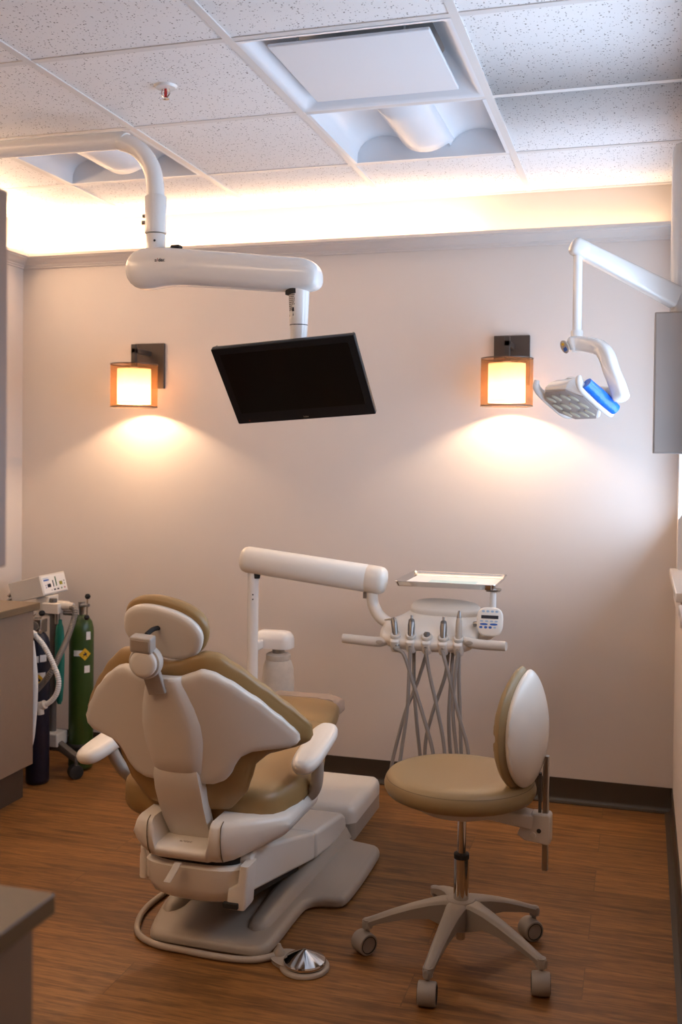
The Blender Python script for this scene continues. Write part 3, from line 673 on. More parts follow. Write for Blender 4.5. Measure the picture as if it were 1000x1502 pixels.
MB().loft(rg).build('upper_housing', M['white'], t, sharp=60)
for u0 in (-0.105, 0.115):
    q_ = rg[ul.index(u0)][2:8]; MB().tube([p + Vector((0, -0.0012 if k < 4 else 0, 0.0008 if k >= 3 else 0)) for k, p in enumerate(q_)], 0.0014, 6, 4).build('housing_seam', M['seam'], t)
lt = text('housing_emblem', 'a/dec', 0.018, frame((c2-0.004, 2.640, 0.3425), (1,0,0), (0,1,0), (0,0,1)), M['greyplastic'], t)
for s, c3 in ((-1, -1.372), (1, -1.052)):        # side latches
    lt = MB()
    if s < 0: lt.loft([[Vector((c3 + a, 2.70 + b, z)) for a, b in rrect(w, 0.05, 0.006, 3)] for w, z in ((0.020, 0.205), (0.024, 0.21), (0.022, 0.27), (0.012, 0.293))])
    else: lt.loft([[Vector((c3 + a + sh, 2.665 + b, z)) for a, b in rrect(w, 0.07, 0.008, 3)] for w, z, sh in ((0.05, 0.172, -0.012), (0.058, 0.18, -0.012), (0.056, 0.225, -0.008), (0.030, 0.24, 0.006), (0.026, 0.295, 0.012))])
    lt.build('side_bracket', M['white'], t, sharp=40)
MB().box((-1.10, 2.622, 0.176), (-1.055, 2.634, 0.192)).build('bracket_slot', M['jack'], t, bevel=0.002)
MB().loft([[Vector((-1.222 + a - k*0.02, 2.596 - k*0.028 + b, 0.298 - 0.045*k)) for a, b in rrect(0.022, 0.006, 0.0028, 3)] for k in (0, 0.5, 1.0)]).build('release_lever', M['cream'], t)
# seat + leg rest cushion: sections along y
def zsec(y, hw, zb, zt, dip=0.012, n=44):
    out = []
    for k in range(n):
        a = 2*PI*k/n; c, s2 = math.cos(a), math.sin(a); x = hw*math.copysign(abs(c)**0.62, c); zz = math.copysign(abs(s2)**0.62, s2)
        z = (zb+zt)/2 + (zt-zb)/2*zz
        if s2 > 0: z -= dip*(1 - (x/hw)**2)*abs(s2)**0.5
        out.append(Vector((cx + x, y, z)))
    return out
seat = [(2.705, .12, .420, .450, 0), (2.708, .17, .395, .470, 0), (2.718, .205, .373, .485, .004), (2.74, .235, .352, .497, .01), (2.78, .255, .338, .505, .016), (2.86, .268, .328, .510, .02), (2.96, .275, .330, .512, .02), (3.08, .268, .345, .512, .018), (3.20, .245, .368, .510, .012), (3.32, .215, .393, .512, .008), (3.40, .198, .405, .515, .004), (3.405, .194, .409, .511, .004)]
MB().loft([zsec(*q) for q in seat]).build('seat_cushion', M['tan'], t, sharp=60)
leg = [(3.405, .192, .412, .508, .004), (3.42, .197, .408, .517, .004), (3.50, .186, .415, .523, .004), (3.58, .176, .428, .527, .004), (3.64, .165, .438, .526, .002), (3.665, .152, .447, .520, 0), (3.675, .13, .458, .510, 0)]
MB().loft([zsec(*q) for q in leg]).build('leg_rest_cushion', M['tan'], t, sharp=60)
toe = [(3.668, .150, .445, .523, 0), (3.69, .160, .440, .522, 0), (3.71, .156, .447, .526, 0), (3.73, .160, .444, .522, 0), (3.752, .153, .450, .520, 0), (3.77, .145, .458, .512, 0)]
tl = MB(); rr = []
for y, hw, zb, zt, d in toe:
    s_ = zsec(y, hw, zb, zt, d)
    rr.append([Vector((p.x + random.uniform(-.002, .002), p.y + random.uniform(-.003, .003), p.z + random.uniform(-.003, .003))) for p in s_])
tag(tl.loft(rr).build('toe_cover', M['toecover'], t, sharp=60), 'crinkled clear plastic toe cover')
MB().loft([[Vector((cx + a*hw*2, y, z)) for a, z in ((-.5, zb+.012), (-.42, zb-.006), (.42, zb-.006), (.5, zb+.012), (.4, zb+.04), (-.4, zb+.04))] for y, hw, zb in ((2.90, .15, .318), (3.1, .16, .330), (3.4, .13, .392), (3.62, .12, .428))]).build('seat_pan', M['white'], t, sharp=40)
# piping seam that runs across the right rear of the seat
sm = MB()
def on_seat(y, ang):
    i = max(k for k in range(len(seat)) if seat[k][0] <= y); q0, q1 = seat[i], seat[min(i+1, len(seat)-1)]; f = 0 if q1[0] == q0[0] else (y-q0[0])/(q1[0]-q0[0])
    hw, zb, zt = [q0[k] + (q1[k]-q0[k])*f for k in (1, 2, 3)]
    c, s2 = math.cos(ang), math.sin(ang)
    return Vector((cx + (hw+.0008)*math.copysign(abs(c)**.62, c), y, (zb+zt)/2 + (zt-zb+.0016)/2*math.copysign(abs(s2)**.62, s2)))
sm.tube([on_seat(2.719 + 0.02*k, -0.25 + 0.02*k) for k in range(30)], 0.0011, 6, 2)
sm.build('seat_seam', M['seam'], t)
# back: slope and curved surface
def slope(z): return 2.64 + (z - 0.45)*(2.50 - 2.64)/(0.86 - 0.45)
def spos(u, z): return Vector((cx + u, slope(z) + 1.15*u*u, z))
def snrm(u, z):
    a = spos(u+.001, z) - spos(u-.001, z); b = spos(u, z+.001) - spos(u, z-.001); return b.cross(a).normalized()   # points toward +y (front)
hi = interp([(0, .836), (.05, .838), (.085, .850), (.112, .861), (.14, .854), (.18, .829), (.235, .781), (.285, .724), (.315, .684), (.327, .664)])
lo = interp([(0, .520), (.10, .522), (.13, .533), (.15, .552), (.163, .580), (.18, .606), (.21, .620), (.25, .624), (.30, .627), (.318, .636), (.327, .648)])
us = [-0.327 + 0.654*k/72 for k in range(73)]
MB().patch(us, lambda u: lo(abs(u)), lambda u: hi(abs(u)), spos, snrm, 0.0, 0.012, 0.022, 26, 0.010).build('back_shell', M['white'], t, sharp=75)
chi = interp([(0, .868), (.04, .874), (.075, .892), (.11, .902), (.145, .896), (.19, .862), (.245, .808), (.30, .746), (.335, .70), (.348, .678)])
clo = interp([(0, .42), (.12, .43), (.17, .48), (.19, .53), (.205, .575), (.24, .602), (.30, .615), (.335, .628), (.348, .648)])
us2 = [-0.348 + 0.696*k/72 for k in range(73)]
def cpos(u, z): return spos(u, z) + Vector((0, 0.036, 0))
MB().patch(us2, lambda u: clo(abs(u)), lambda u: chi(abs(u)), cpos, snrm, 0.050, 0.024, 0.055, 26, 0.004).build('back_cushion', M['tan'], t, sharp=75)
# raised spine cover on the shell
shi = interp([(-.062, .826), (-.05, .838), (.045, .842), (.055, .833)])
def spw(z):  # half width left / right of the spine as function of height
    return interp([(.55, .078), (.60, .088), (.66, .098), (.72, .095), (.79, .070), (.835, .052), (.845, .048)])(z)
rg = []
for z, k in ((.548, .2), (.552, .7), (.562, .95), (.60, 1), (.65, 1), (.70, 1), (.75, 1), (.80, 1), (.826, 1), (.836, .9), (.840, .6)):
    h = spw(z); y0 = slope(z); sec = []
    for a in range(17):
        q = -1 + a/8; sec.append(Vector((cx + 0.006 + h*q, y0 - 0.008 + 1.15*(h*q)**2 - 0.026*k*(1-abs(q)**5), z)))
    sec += [Vector((cx + 0.006 + h*q, y0 + 0.002 + 1.15*(h*q)**2, z)) for q in (1, .5, 0, -.5, -1)]
    rg.append(sec)
MB().loft(rg).build('spine_cover', M['white'], t, sharp=60)
rg = []
for z, h, yo in ((.335, .062, .036), (.36, .064, .026), (.40, .066, .012), (.45, .068, .002), (.50, .069, -.003), (.545, .067, -.003), (.562, .064, .002)):
    y0 = slope(z) - 0.030 + yo; rg.append([Vector((cx + 0.004 + h*q, y0 + 0.006*abs(q)**4, z)) for q in [-1 + k/6 for k in range(13)]] + [Vector((cx + 0.004 + h, y0 + 0.05, z)), Vector((cx + 0.004 - h, y0 + 0.05, z))])
MB().loft(rg).build('back_support', M['white'], t, sharp=40)
# headrest: padded oval with hard back plate, tilted
hc = Vector((cx - 0.003, 2.512, 0.954)); rl = math.radians(14)
hx_ = Vector((math.cos(rl), 0.10, -math.sin(rl))).normalized()
hn = Vector((0.10, -0.90, -0.36)); hn = (hn - hx_*hn.dot(hx_)).normalized()        # plate normal faces the camera side, slightly down
hy_ = hn.cross(hx_).normalized()
HR = frame(hc, hx_, hy_, hn)
ov = []
for k in range(56):
    a = 2*PI*k/56; c, s2 = math.cos(a), math.sin(a); w_ = 0.115*(1 + 0.04*s2)
    ov.append((w_*math.copysign(abs(c)**0.90, c), 0.077*math.copysign(abs(s2)**0.86, s2)))
MB().slab(ov, [(0.012, -0.016), (0.002, -0.010), (0.0, 0.0), (0.003, 0.006), (0.010, 0.010), (0.022, 0.012)], HR).build('headrest_plate', M['white'], t, sharp=60)
ov2 = [(x*1.055, y*1.10 + 0.006) for x, y in ov]
MB().slab(ov2, [(0.060, -0.078), (0.035, -0.074), (0.014, -0.060), (0.002, -0.036), (0.0, -0.022), (0.006, -0.013), (0.02, -0.010)], HR).build('headrest_cushion', M['tan'], t, sharp=60)
# headrest bar, knob
b0 = Vector((cx - 0.006, 2.478, 0.815)); b1 = Vector((cx - 0.022, 2.436, 0.925)); bd = (b1-b0).normalized(); bx = Vector((1,0.05,0.1)).normalized(); bx = (bx - bd*bx.dot(bd)).normalized(); by = bd.cross(bx)
BM = frame(b0, bx, by, bd)
MB().loft([[BM @ Vector((x, y, z)) for x, y in rrect(w_, 0.016, 0.004, 3)] for w_, z in ((0.050, -0.02), (0.050, 0.05), (0.044, 0.08), (0.044, (b1-b0).length))]).build('headrest_bar', M['barmetal'], t, sharp=40)
K = axis((cx - 0.020, 2.437, 0.884), (0.10, -0.97, -0.06))
MB().lathe([(0.0, -0.022), (0.045, -0.022), (0.045, -0.006), (0.042, 0.0), (0.0, 0.0)], K, 36).build('knob_housing', M['cream'], t, sharp=50)
MB().lathe([(0.036, -0.004), (0.0365, 0.008), (0.034, 0.012), (0.026, 0.0135), (0.0, 0.0145)], K, 36).build('headrest_knob', M['white'], t, sharp=50)
BL = frame((cx - 0.022, 2.432, 0.940), (0.99, 0.08, -0.08), Vector((0,1,0.2)).normalized(), Vector((0.08,-0.2,0.97)).normalized())
MB().slab(rrect(0.060, 0.034, 0.005, 4), round_prof(-0.026, 0.018, 0.005, 3), BL).build('tilt_lever', M['barmetal'], t, sharp=40)
MB().slab(rrect(0.05, 0.006, 0.002, 3), [(0, -0.018), (0, 0.010)], BL @ Matrix.Translation((0, -0.0155, 0))).build('lever_face', M['greyplastic'], t)
MB().tube([(cx - 0.018, 2.445, 0.958), (cx - 0.012, 2.47, 0.968), (cx - 0.008, 2.50, 0.968)], 0.0065, 12).build('tilt_hinge', M['jack'], t)
# arm rests
def armrest(p0, p1, w_, q, lab):
    p0, p1 = Vector(p0), Vector(p1); d = (p1-p0).normalized(); sx = Vector((d.y, -d.x, 0)).normalized(); up_ = sx.cross(d); L_ = (p1-p0).length
    A = frame((p0+p1)/2, sx, d, up_)
    o = []
    for k in range(40):
        a = 2*PI*k/40; c, s2 = math.cos(a), math.sin(a)
        o.append((w_/2*math.copysign(abs(c)**0.7, c), L_/2*math.copysign(abs(s2)**0.55, s2)))
    MB().slab(o, [(0.018, -0.024), (0.007, -0.020), (0.001, -0.010), (0, 0.0), (0.003, 0.008), (0.011, 0.014), (0.022, 0.017)], A).build('armrest_pad', M['white'], t, sharp=60)
    MB().tube([Vector(v) for v in q], 0.019, 18, 8).build('armrest_bracket', M['greyplastic'], t)
armrest((-0.938, 2.800, 0.525), (-0.925, 3.055, 0.592), 0.088, [(-0.93, 2.92, 0.535), (-0.926, 2.935, 0.50), (-0.935, 2.95, 0.435), (-0.965, 2.97, 0.395), (-1.03, 3.0, 0.38)], 'right')
armrest((-1.615, 2.745, 0.508), (-1.575, 3.01, 0.562), 0.092, [(-1.592, 2.88, 0.520), (-1.585, 2.885, 0.49), (-1.555, 2.90, 0.435), (-1.50, 2.92, 0.390), (-1.43, 2.95, 0.375)], 'left')

# floor box ahead of the chair
t = thing('floor_utility_box', (-1.23, 3.86, 0), 'low white and grey utility box on the floor past the dental chair', 'floor box')
MB().slab(rrect(0.44, 0.40, 0.02, 4), [(0, 0.0), (0, 0.062)], Matrix.Translation((-1.23, 3.86, 0))).build('box_base', M['greyplastic'], t, sharp=50)
MB().slab(rrect(0.446, 0.406, 0.035, 6), [(0, 0.060), (0, 0.095), (0.006, 0.112), (0.018, 0.122), (0.034, 0.125)], Matrix.Translation((-1.23, 3.86, 0))).build('box_lid', M['white'], t, sharp=50)

# foot control
t = thing('foot_pedal', (-0.886, 2.708, 0), 'round chrome foot pedal on the wooden floor in front of the dental chair', 'foot pedal')
o = []
for k in range(40):
    a = 2*PI*k/40; o.append((0.070*math.cos(a), 0.070*math.sin(a)))
A = Matrix.Translation((-0.886, 2.708, 0))
pts2 = [(x, y) for x, y in o]
MB().slab(pts2, [(0.004, 0.0), (0.0, 0.002), (0.0, 0.008), (0.004, 0.012)], A).build('pedal_base', M['greyplastic'], t, sharp=50)
MB().slab(smooth_poly([(-0.03, -0.045), (-0.10, -0.008), (-0.107, 0.035), (-0.075, 0.068), (-0.02, 0.055)], 2), [(0.0, 0.001), (0.0, 0.011), (0.003, 0.014)], A).build('pedal_bracket', M['greyplastic'], t, sharp=50)
MB().lathe([(0.060, 0.016), (0.0605, 0.022), (0.058, 0.026), (0.030, 0.041), (0.006, 0.0525), (0.0, 0.053)], A, 56).build('pedal_disc', M['chrome'], t, sharp=12)
MB().lathe([(0.056, 0.010), (0.056, 0.017), (0.0, 0.017)], A, 40).build('pedal_skirt', M['rubber'], t)
MB().lathe([(0.018, 0.012), (0.016, 0.022), (0.008, 0.034), (0.004, 0.044), (0.0, 0.045)], A @ Matrix.Translation((-0.086, 0.028, 0)), 20).build('cord_strain_relief', M['greyplastic'], t)
MB().tube([(-0.975, 2.735, 0.012), (-1.03, 2.690, 0.010), (-1.12, 2.675, 0.010), (-1.24, 2.680, 0.010), (-1.34, 2.690, 0.010), (-1.415, 2.735, 0.010), (-1.455, 2.815, 0.010), (-1.472, 2.90, 0.010), (-1.468, 3.0, 0.010), (-1.462, 3.10, 0.010)], 0.0095, 14, 8).build('pedal_cord', M['greyplastic'], t)

# ---------------------------------------------------------------- delivery unit
t = DU = thing('dental_delivery_unit', (-1.443, 3.72, 0.125), 'white post and swing arm with the instrument holder beside the dental chair', 'delivery unit')
MB().tube([(-1.443, 3.72, 0.118), (-1.443, 3.72, 0.985)], 0.0215, 24).build('post', M['white_paint'], t)
for z in (0.875, 0.893): MB().lathe([(0, 0), (0.003, 0), (0.003, 0.001), (0, 0.001)], axis((-1.436, 3.6995, z), (0.2, -1, 0)), 10).build('post_screw', M['jack'], t)
MB().lathe([(0.0, 0.955), (0.012, 0.955), (0.015, 0.985), (0.0, 0.985)], Matrix.Translation((-1.425, 3.712, 0)), 16).build('arm_pivot', M['jack'], t)
a0, a1 = Vector((-1.492, 3.72, 1.029)), Vector((-0.912, 3.72, 0.966)); d = (a1-a0).normalized(); Lg = (a1-a0).length
A = frame(a0, d, (0,1,0), d.cross(Vector((0,1,0))))
MB().loft([[A @ Vector((x, b, c)) for b, c in sell(0.098*k, 0.102*k, 2.3, 32)] for x, k in ((0.0, .45), (0.004, .72), (0.012, .90), (0.025, .99), (0.04, 1.0), (Lg-0.075, 1.02), (Lg-0.074, 1.0), (Lg-0.072, 1.02), (Lg-0.03, 1.02), (Lg-0.014, .96), (Lg-0.004, .80), (Lg, .55))]).build('swing_arm', M['white'], t, sharp=60)
MB().tube([(-0.965, 3.72, 0.945), (-0.965, 3.72, 0.90), (-0.957, 3.72, 0.868), (-0.938, 3.715, 0.838), (-0.905, 3.71, 0.815), (-0.86, 3.70, 0.805)], 0.0225, 22, 8).build('arm_elbow', M['white'], t)
MB().lathe([(0.0, 0.900), (0.010, 0.900), (0.010, 0.93), (0, 0.93)], Matrix.Translation((-0.99, 3.715, 0)), 12).build('elbow_pin', M['steel'], t)
# instrument head: sloped tray
hd = Vector((-0.735, 3.68, 0.815)); ty = Vector((0, 0.86, 0.51)).normalized(); HM = frame(hd, (1,0,0), ty, Vector((1,0,0)).cross(ty))
ho = smooth_poly([(-0.185, -0.045), (-0.165, -0.085), (-0.08, -0.105), (0.06, -0.105), (0.145, -0.095), (0.178, -0.06), (0.182, 0.02), (0.185, 0.085), (0.15, 0.122), (0.05, 0.135), (-0.04, 0.132), (-0.085, 0.105), (-0.12, 0.055), (-0.17, 0.03)], 3)
MB().slab(ho, [(0.03, -0.048), (0.012, -0.042), (0.003, -0.028), (0, -0.012), (0.002, -0.003), (0.009, 0.004), (0.02, 0.007)], HM).build('instrument_head', M['white'], t, sharp=60)
hp = smooth_poly([(-0.085, 0.05), (0.175, 0.05), (0.182, 0.09), (0.15, 0.125), (0.05, 0.138), (-0.045, 0.135), (-0.09, 0.105)], 3)
MB().slab(hp, [(0.0, 0.0), (0, 0.012), (0.002, 0.020), (0.006, 0.026), (0.011, 0.029)], HM).build('head_cover', M['white'], t, sharp=60)
HX = [-0.848, -0.791, -0.733, -0.673, -0.618]
for i, x in enumerate(HX):
    hcx = Vector((x, 3.600, 0.790))
    A = HM @ Matrix.Translation((x - hd.x, -0.078, 0.0))
    MB().slab(rrect(0.034, 0.050, 0.012, 5), round_prof(-0.044, 0.009, 0.006, 3), A @ Matrix.Translation((0, -0.006, 0))).build('holder_block', M['white'], t, sharp=50)
    MB().lathe([(0.020, 0.010), (0.0195, 0.018), (0.016, 0.021), (0.011, 0.019), (0.0, 0.016)], A @ Matrix.Translation((0, 0.002, 0)), 24).build('instrument_holder', M['cream'], t, sharp=50)
# side handles
for s, pts_, nm in ((-1, [(-0.878, 3.63, 0.762), (-0.91, 3.625, 0.756), (-0.955, 3.62, 0.757), (-1.040, 3.615, 0.762), (-1.046, 3.615, 0.762)], 'l'), (1, [(-0.60, 3.615, 0.786), (-0.575, 3.612, 0.776), (-0.54, 3.61, 0.772), (-0.458, 3.605, 0.772), (-0.452, 3.605, 0.772)], 'r')):
    hh = MB().tube(pts_, [0.014, 0.0185, 0.0178, 0.0172, 0.0145], 18, 6).build('handle', M['cream'], t)
    px_ = pts_[1]
    MB().slab(sell(0.030, 0.016, 2, 24), [(0, 0), (0.001, 0.0012), (0.003, 0.0018)], frame((px_[0] + (0.004 if s < 0 else -0.004), px_[1]-0.0185, px_[2]+0.002), (1,0,0), (0,0,1), (0,-1,0))).build('brake_button', M['greyplastic'], hh)
# touchpad on its bracket
PM = frame((-0.512, 3.640, 0.850), Vector((1, 0.05, 0)).normalized(), Vector((-0.02, 0.30, 0.95)).normalized(), Vector((1, 0.05, 0)).normalized().cross(Vector((-0.02, 0.30, 0.95)).normalized()))
po = []
for k in range(48):
    a = 2*PI*k/48; c, s2 = math.cos(a), math.sin(a); po.append((0.047*math.copysign(abs(c)**0.6, c)*(1 + 0.04*s2), 0.052*math.copysign(abs(s2)**0.72, s2)))
tp = MB().slab(po, [(0.016, -0.030), (0.006, -0.026), (0.001, -0.016), (0, -0.006), (0.002, -0.001), (0.006, 0.001)], PM).build('touchpad', M['white'], t, sharp=60)
MB().box((-0.031, 0.010, 0.0008), (0.030, 0.022, 0.0016), PM).build('display', M['ink'], tp)
def key(nm, m_, x, y, w_, h_): MB().slab(sell(w_, h_, 2.2, 18), [(0, 0.0006), (0, 0.0018)], PM @ Matrix.Translation((x, y, 0))).build(nm, m_, tp)
for x in (-0.024, -0.008, 0.008, 0.024): key('pale_key', M['paleblue'], x, 0.036, 0.011, 0.008)
for x in (-0.029, -0.011, 0.006, 0.022): key('pale_key', M['paleblue'], x, 0.001, 0.012, 0.006)
key('pale_key', M['paleblue'], 0.018, -0.021, 0.010, 0.006)
for x in (-0.021, 0.014): key('blue_key', M['blueink'], x, -0.010, 0.028, 0.0075)
for x in (-0.031, -0.014, 0.002): key('blue_key', M['blueink'], x, -0.021, 0.0115, 0.0085)
MB().tube([(-0.60, 3.70, 0.79), (-0.555, 3.69, 0.787), (-0.515, 3.685, 0.800), (-0.505, 3.675, 0.84)], 0.017, 16, 6).build('touchpad_bracket', M['white'], t)
MB().tube([(-0.575, 3.68, 0.832), (-0.545, 3.67, 0.836)], 0.009, 12).build('bracket_stud', M['steel'], t)
# tray support
MB().tube([(-0.516, 3.745, 0.80), (-0.516, 3.745, 0.952)], 0.0115, 16).build('tray_post', M['white_paint'], t)
MB().slab(rrect(0.05, 0.06, 0.008, 3), [(0, 0.944), (0, 0.951)], Matrix.Translation((-0.516, 3.76, 0))).build('tray_bracket', M['steel'], t)
# water bottle with its white cap head, bracketed to the post
bx, by_ = -1.392, 3.84
MB().slab(rrect(0.160, 0.10, 0.035, 6), [(0, 0.667), (0, 0.700), (0.004, 0.714), (0.015, 0.727), (0.032, 0.733)], Matrix.Translation((bx - 0.010, by_ + 0.005, 0))).build('bottle_head', M['white_paint'], t, sharp=50)
MB().box((-1.468, 3.735, 0.667), (-1.428, by_, 0.702)).build('bottle_bracket', M['white_paint'], t, bevel=0.006)
MB().lathe([(0.024, 0.646), (0.024, 0.669)], Matrix.Translation((bx + 0.012, by_, 0)), 24).build('bottle_neck', M['steel'], t)
MB().lathe([(r_*1.047, 1.4395 + (z_-1.4395)*1.047) for r_, z_ in [(0.0, 0.43), (0.045, 0.43), (0.056, 0.44), (0.0605, 0.50), (0.0615, 0.58), (0.058, 0.625), (0.050, 0.650), (0.044, 0.655), (0.047, 0.660), (0.047, 0.676), (0.040, 0.681), (0.0, 0.682)]], Matrix.Translation((bx + 0.012, by_, 0)), 40).build('water_bottle', M['bottle'], t, sharp=40)

# tray and papers
t = thing('instrument_tray', (-0.687, 3.86, 0.952), 'shallow steel instrument tray lined with white paper above the handpieces', 'tray')
TMx = Matrix.Translation((-0.690, 3.875, 0.952))
mb = MB(); oo = rrect(0.378, 0.355, 0.02, 5)
mb.slab(oo, [(0.016, 0.0), (0.012, 0.001), (0.002, 0.018), (0.0, 0.019), (0.001, 0.021), (0.004, 0.019), (0.014, 0.0025), (0.018, 0.0018)], TMx)
mb.build('tray_pan', M['chrome'], t, sharp=50)
tag(MB().box((-0.17, -0.158, 0.0025), (0.17, 0.158, 0.0045), TMx).build('tray_paper', M['paper'], None), 'white paper liner lying in the steel tray', 'paper')
tag(MB().box((-0.085, -0.13, 0.0047), (0.095, 0.02, 0.0065), TMx).build('paper_sheet', M['blue_sheet'], None), 'pale aqua paper sheet on the white tray liner', 'paper')

# handpieces, each with its hose
def hose(o_parent, pts_): return MB().tube(pts_, 0.0068, 12, 8).build('hose', M['greyhose'], o_parent)
def handpiece(i, kind, label, name, front, back):
    x = HX[i]; base = Vector((x, 3.610, 0.788))
    tt_ = thing(name, tuple(base), label, 'handpiece', None)
    dx = {0: -0.020, 1: -0.004, 2: 0.0, 3: -0.005, 4: -0.004}[i]
    up_ = Vector((dx, 0.03, 0.085)).normalized(); A = axis(base - up_*0.012, up_, (0,1,0))
    if kind == 'syringe':
        MB().lathe([(0.0085, -0.03), (0.010, 0.0), (0.011, 0.035), (0.0115, 0.06), (0.009, 0.074), (0.0, 0.078)], A, 20).build('syringe_body', M['darksteel'], tt_, sharp=50)
        MB().tube([A @ Vector((0, 0, 0.066)), A @ Vector((-0.014, 0.0, 0.072)), A @ Vector((-0.034, 0.0, 0.073))], [0.006, 0.0045, 0.003], 10).build('syringe_tip', M['chrome'], tt_)
        MB().lathe([(0.006, 0.0), (0.006, 0.006), (0, 0.007)], axis(A @ Vector((0.006, -0.008, 0.062)), (0.3,-1,0.3)), 12).build('push_button', M['steel'], tt_)
    elif kind == 'short':
        MB().lathe([(0.0085, -0.03), (0.010, 0.0), (0.012, 0.02), (0.009, 0.028), (0.0, 0.029)], A, 20).build('coupling', M['cart'], tt_, sharp=50)
    elif kind == 'slim':
        MB().lathe([(0.0085, -0.03), (0.0115, 0.0), (0.012, 0.05), (0.0105, 0.075), (0.0085, 0.084), (0.0, 0.086)], A, 20).build('handpiece_body', M['greyplastic'], tt_, sharp=50)
        MB().lathe([(0.0085, 0.083), (0.0085, 0.09), (0.005, 0.108), (0.003, 0.112), (0.0, 0.113)], A, 16).build('handpiece_tip', M['darksteel'], tt_, sharp=50)
    else:
        MB().lathe([(0.0085, -0.03), (0.011, 0.0), (0.0125, 0.03), (0.013, 0.05), (0.0115, 0.062), (0.0, 0.064)], A, 20).build('handpiece_body', M['darksteel'], tt_, sharp=50)
        MB().lathe([(0.0118, 0.060), (0.0105, 0.070), (0.006, 0.074), (0.0, 0.074)], A, 18).build('handpiece_collar', M['cart'], tt_, sharp=50)
        MB().lathe([(0.0045, 0.072), (0.0045, 0.086), (0.0, 0.087)], A, 14).build('handpiece_tip', M['darksteel'], tt_, sharp=50)
    st = base - Vector((0, 0.004, 0.030))
    hose(tt_, [base, st, Vector((st.x, st.y - 0.006, 0.74))] + [Vector(p) for p in front] + [Vector(p) for p in back])
def HP(x, y, Y):     # pixel of the photograph -> point on the plane y = Y (same camera as below)
    return unproject(x, y, Y)
F_, YAW, PIT, ROL, CY_, HC = 1504.19, .2857, -.0165, .0108, 691.0, 1.4395
def cam_axes():
    Fv = Vector((-math.sin(YAW), math.cos(YAW), 0)); R = Vector((math.cos(YAW), math.sin(YAW), 0)); U = Vector((0,0,1))
    F2 = Fv*math.cos(PIT) + U*math.sin(PIT); U2 = U*math.cos(PIT) - Fv*math.sin(PIT)
    return F2, R*math.cos(ROL) + U2*math.sin(ROL), U2*math.cos(ROL) - R*math.sin(ROL)
FV, RV, UV = cam_axes()
def unproject(x, y, Y):
    d = FV + RV*((x-500)/F_) - UV*((y-CY_)/F_); return d*(Y/d.y) + Vector((0,0,HC))
def path(Y, pts_): return [unproject(x, y, Y) for x, y in pts_]
f0, b0_ = 3.595, 3.68
handpiece(0, 'syringe', 'leftmost instrument in the holder, a steel syringe with a bent tip', 'air_water_syringe', path(f0, [(592, 960), (605, 1000), (622, 1055), (634, 1100), (637, 1135)]), path(b0_, [(630, 1150), (623, 1120), (625, 1082), (636, 1040), (653, 990), (658, 946)]))
handpiece(1, 'drill', 'second instrument from the left in the holder, a steel handpiece with dark collar', 'handpiece', path(f0, [(600, 985), (597, 1040), (590, 1092), (582, 1140)]), path(b0_, [(573, 1150), (574, 1125), (583, 1085), (596, 1040), (613, 998), (629, 946)]))
handpiece(2, 'short', 'middle instrument in the holder, an empty dark hose coupling', 'hose_coupling', path(f0 + 0.01, [(629, 985), (642, 1044), (651, 1095), (650, 1135)]), path(b0_, [(632, 1150), (619, 1125), (614, 1090), (610, 1048), (607, 1000), (607, 946)]))
handpiece(3, 'drill', 'fourth instrument from the left in the holder, a steel handpiece beside the slim one', 'handpiece', path(f0, [(658, 990), (672, 1048), (685, 1095), (688, 1135)]), path(b0_, [(683, 1150), (677, 1120), (675, 1060), (673, 1000), (673, 946)]))
handpiece(4, 'slim', 'rightmost instrument in the holder, a slim cream handpiece with pointed grey tip', 'handpiece', path(f0, [(668, 985), (664, 1040), (668, 1090), (673, 1135)]), path(b0_, [(669, 1150), (662, 1120), (658, 1060), (661, 1000), (665, 946)]))

# ---------------------------------------------------------------- operator stool
SX, SY = -0.487, 2.895
t = thing('operator_stool', (SX, SY, 0), 'khaki vinyl wheeled stool with a curved white-backed backrest', 'stool')
ex = Vector((1.0, -0.07, 0)).normalized(); ly = Vector((0.07, 1.0, 0)).normalized()
SO = []
for k in range(72):
    a = 2*PI*k/72; SO.append((0.216*math.cos(a), 0.208*math.sin(a)))
MB().slab(SO, [(0.05, 0.470), (0.022, 0.472), (0.008, 0.479), (0.001, 0.492), (0.0, 0.503), (0.004, 0.517), (0.012, 0.528), (0.024, 0.534), (0.05, 0.5375), (0.10, 0.538), (0.16, 0.536)], Matrix.Translation((SX, SY, 0))).build('seat', M['olive'], t, sharp=60)
MB().slab(SO, [(0.0, 0.0), (0.0008, 0.0010), (0.0016, 0.0004)], Matrix.Translation((SX, SY, 0.5205)) @ Matrix.Diagonal((0.972, 0.972, 1, 1))).build('seat_seam', M['seam'], t)
MB().slab(SO, [(0.13, 0.425), (0.10, 0.432), (0.06, 0.455), (0.045, 0.468), (0.045, 0.474)], Matrix.Translation((SX, SY, 0))).build('seat_pan', M['cream'], t, sharp=60)
bar = Vector((-0.243, 2.878, 0))
tb = MB(); p0 = Vector((SX+0.02, SY-0.01, 0.452)); p1 = Vector((bar.x-0.03, bar.y+0.004, 0.425)); d = (p1-p0).normalized(); sx_ = d.cross(Vector((0,0,1))).normalized(); u3 = sx_.cross(d)
tb.loft([[p0 + d*s_ + sx_*a + u3*b for a, b in rrect(w_, h_, 0.006, 3)] for s_, w_, h_ in ((0, 0.10, 0.03), (0.12, 0.085, 0.034), ((p1-p0).length, 0.05, 0.045))])
tb.build('back_bracket_arm', M['cream'], t, sharp=40)
BK = frame((bar.x, bar.y, 0.410), ex, ly, (0,0,1))
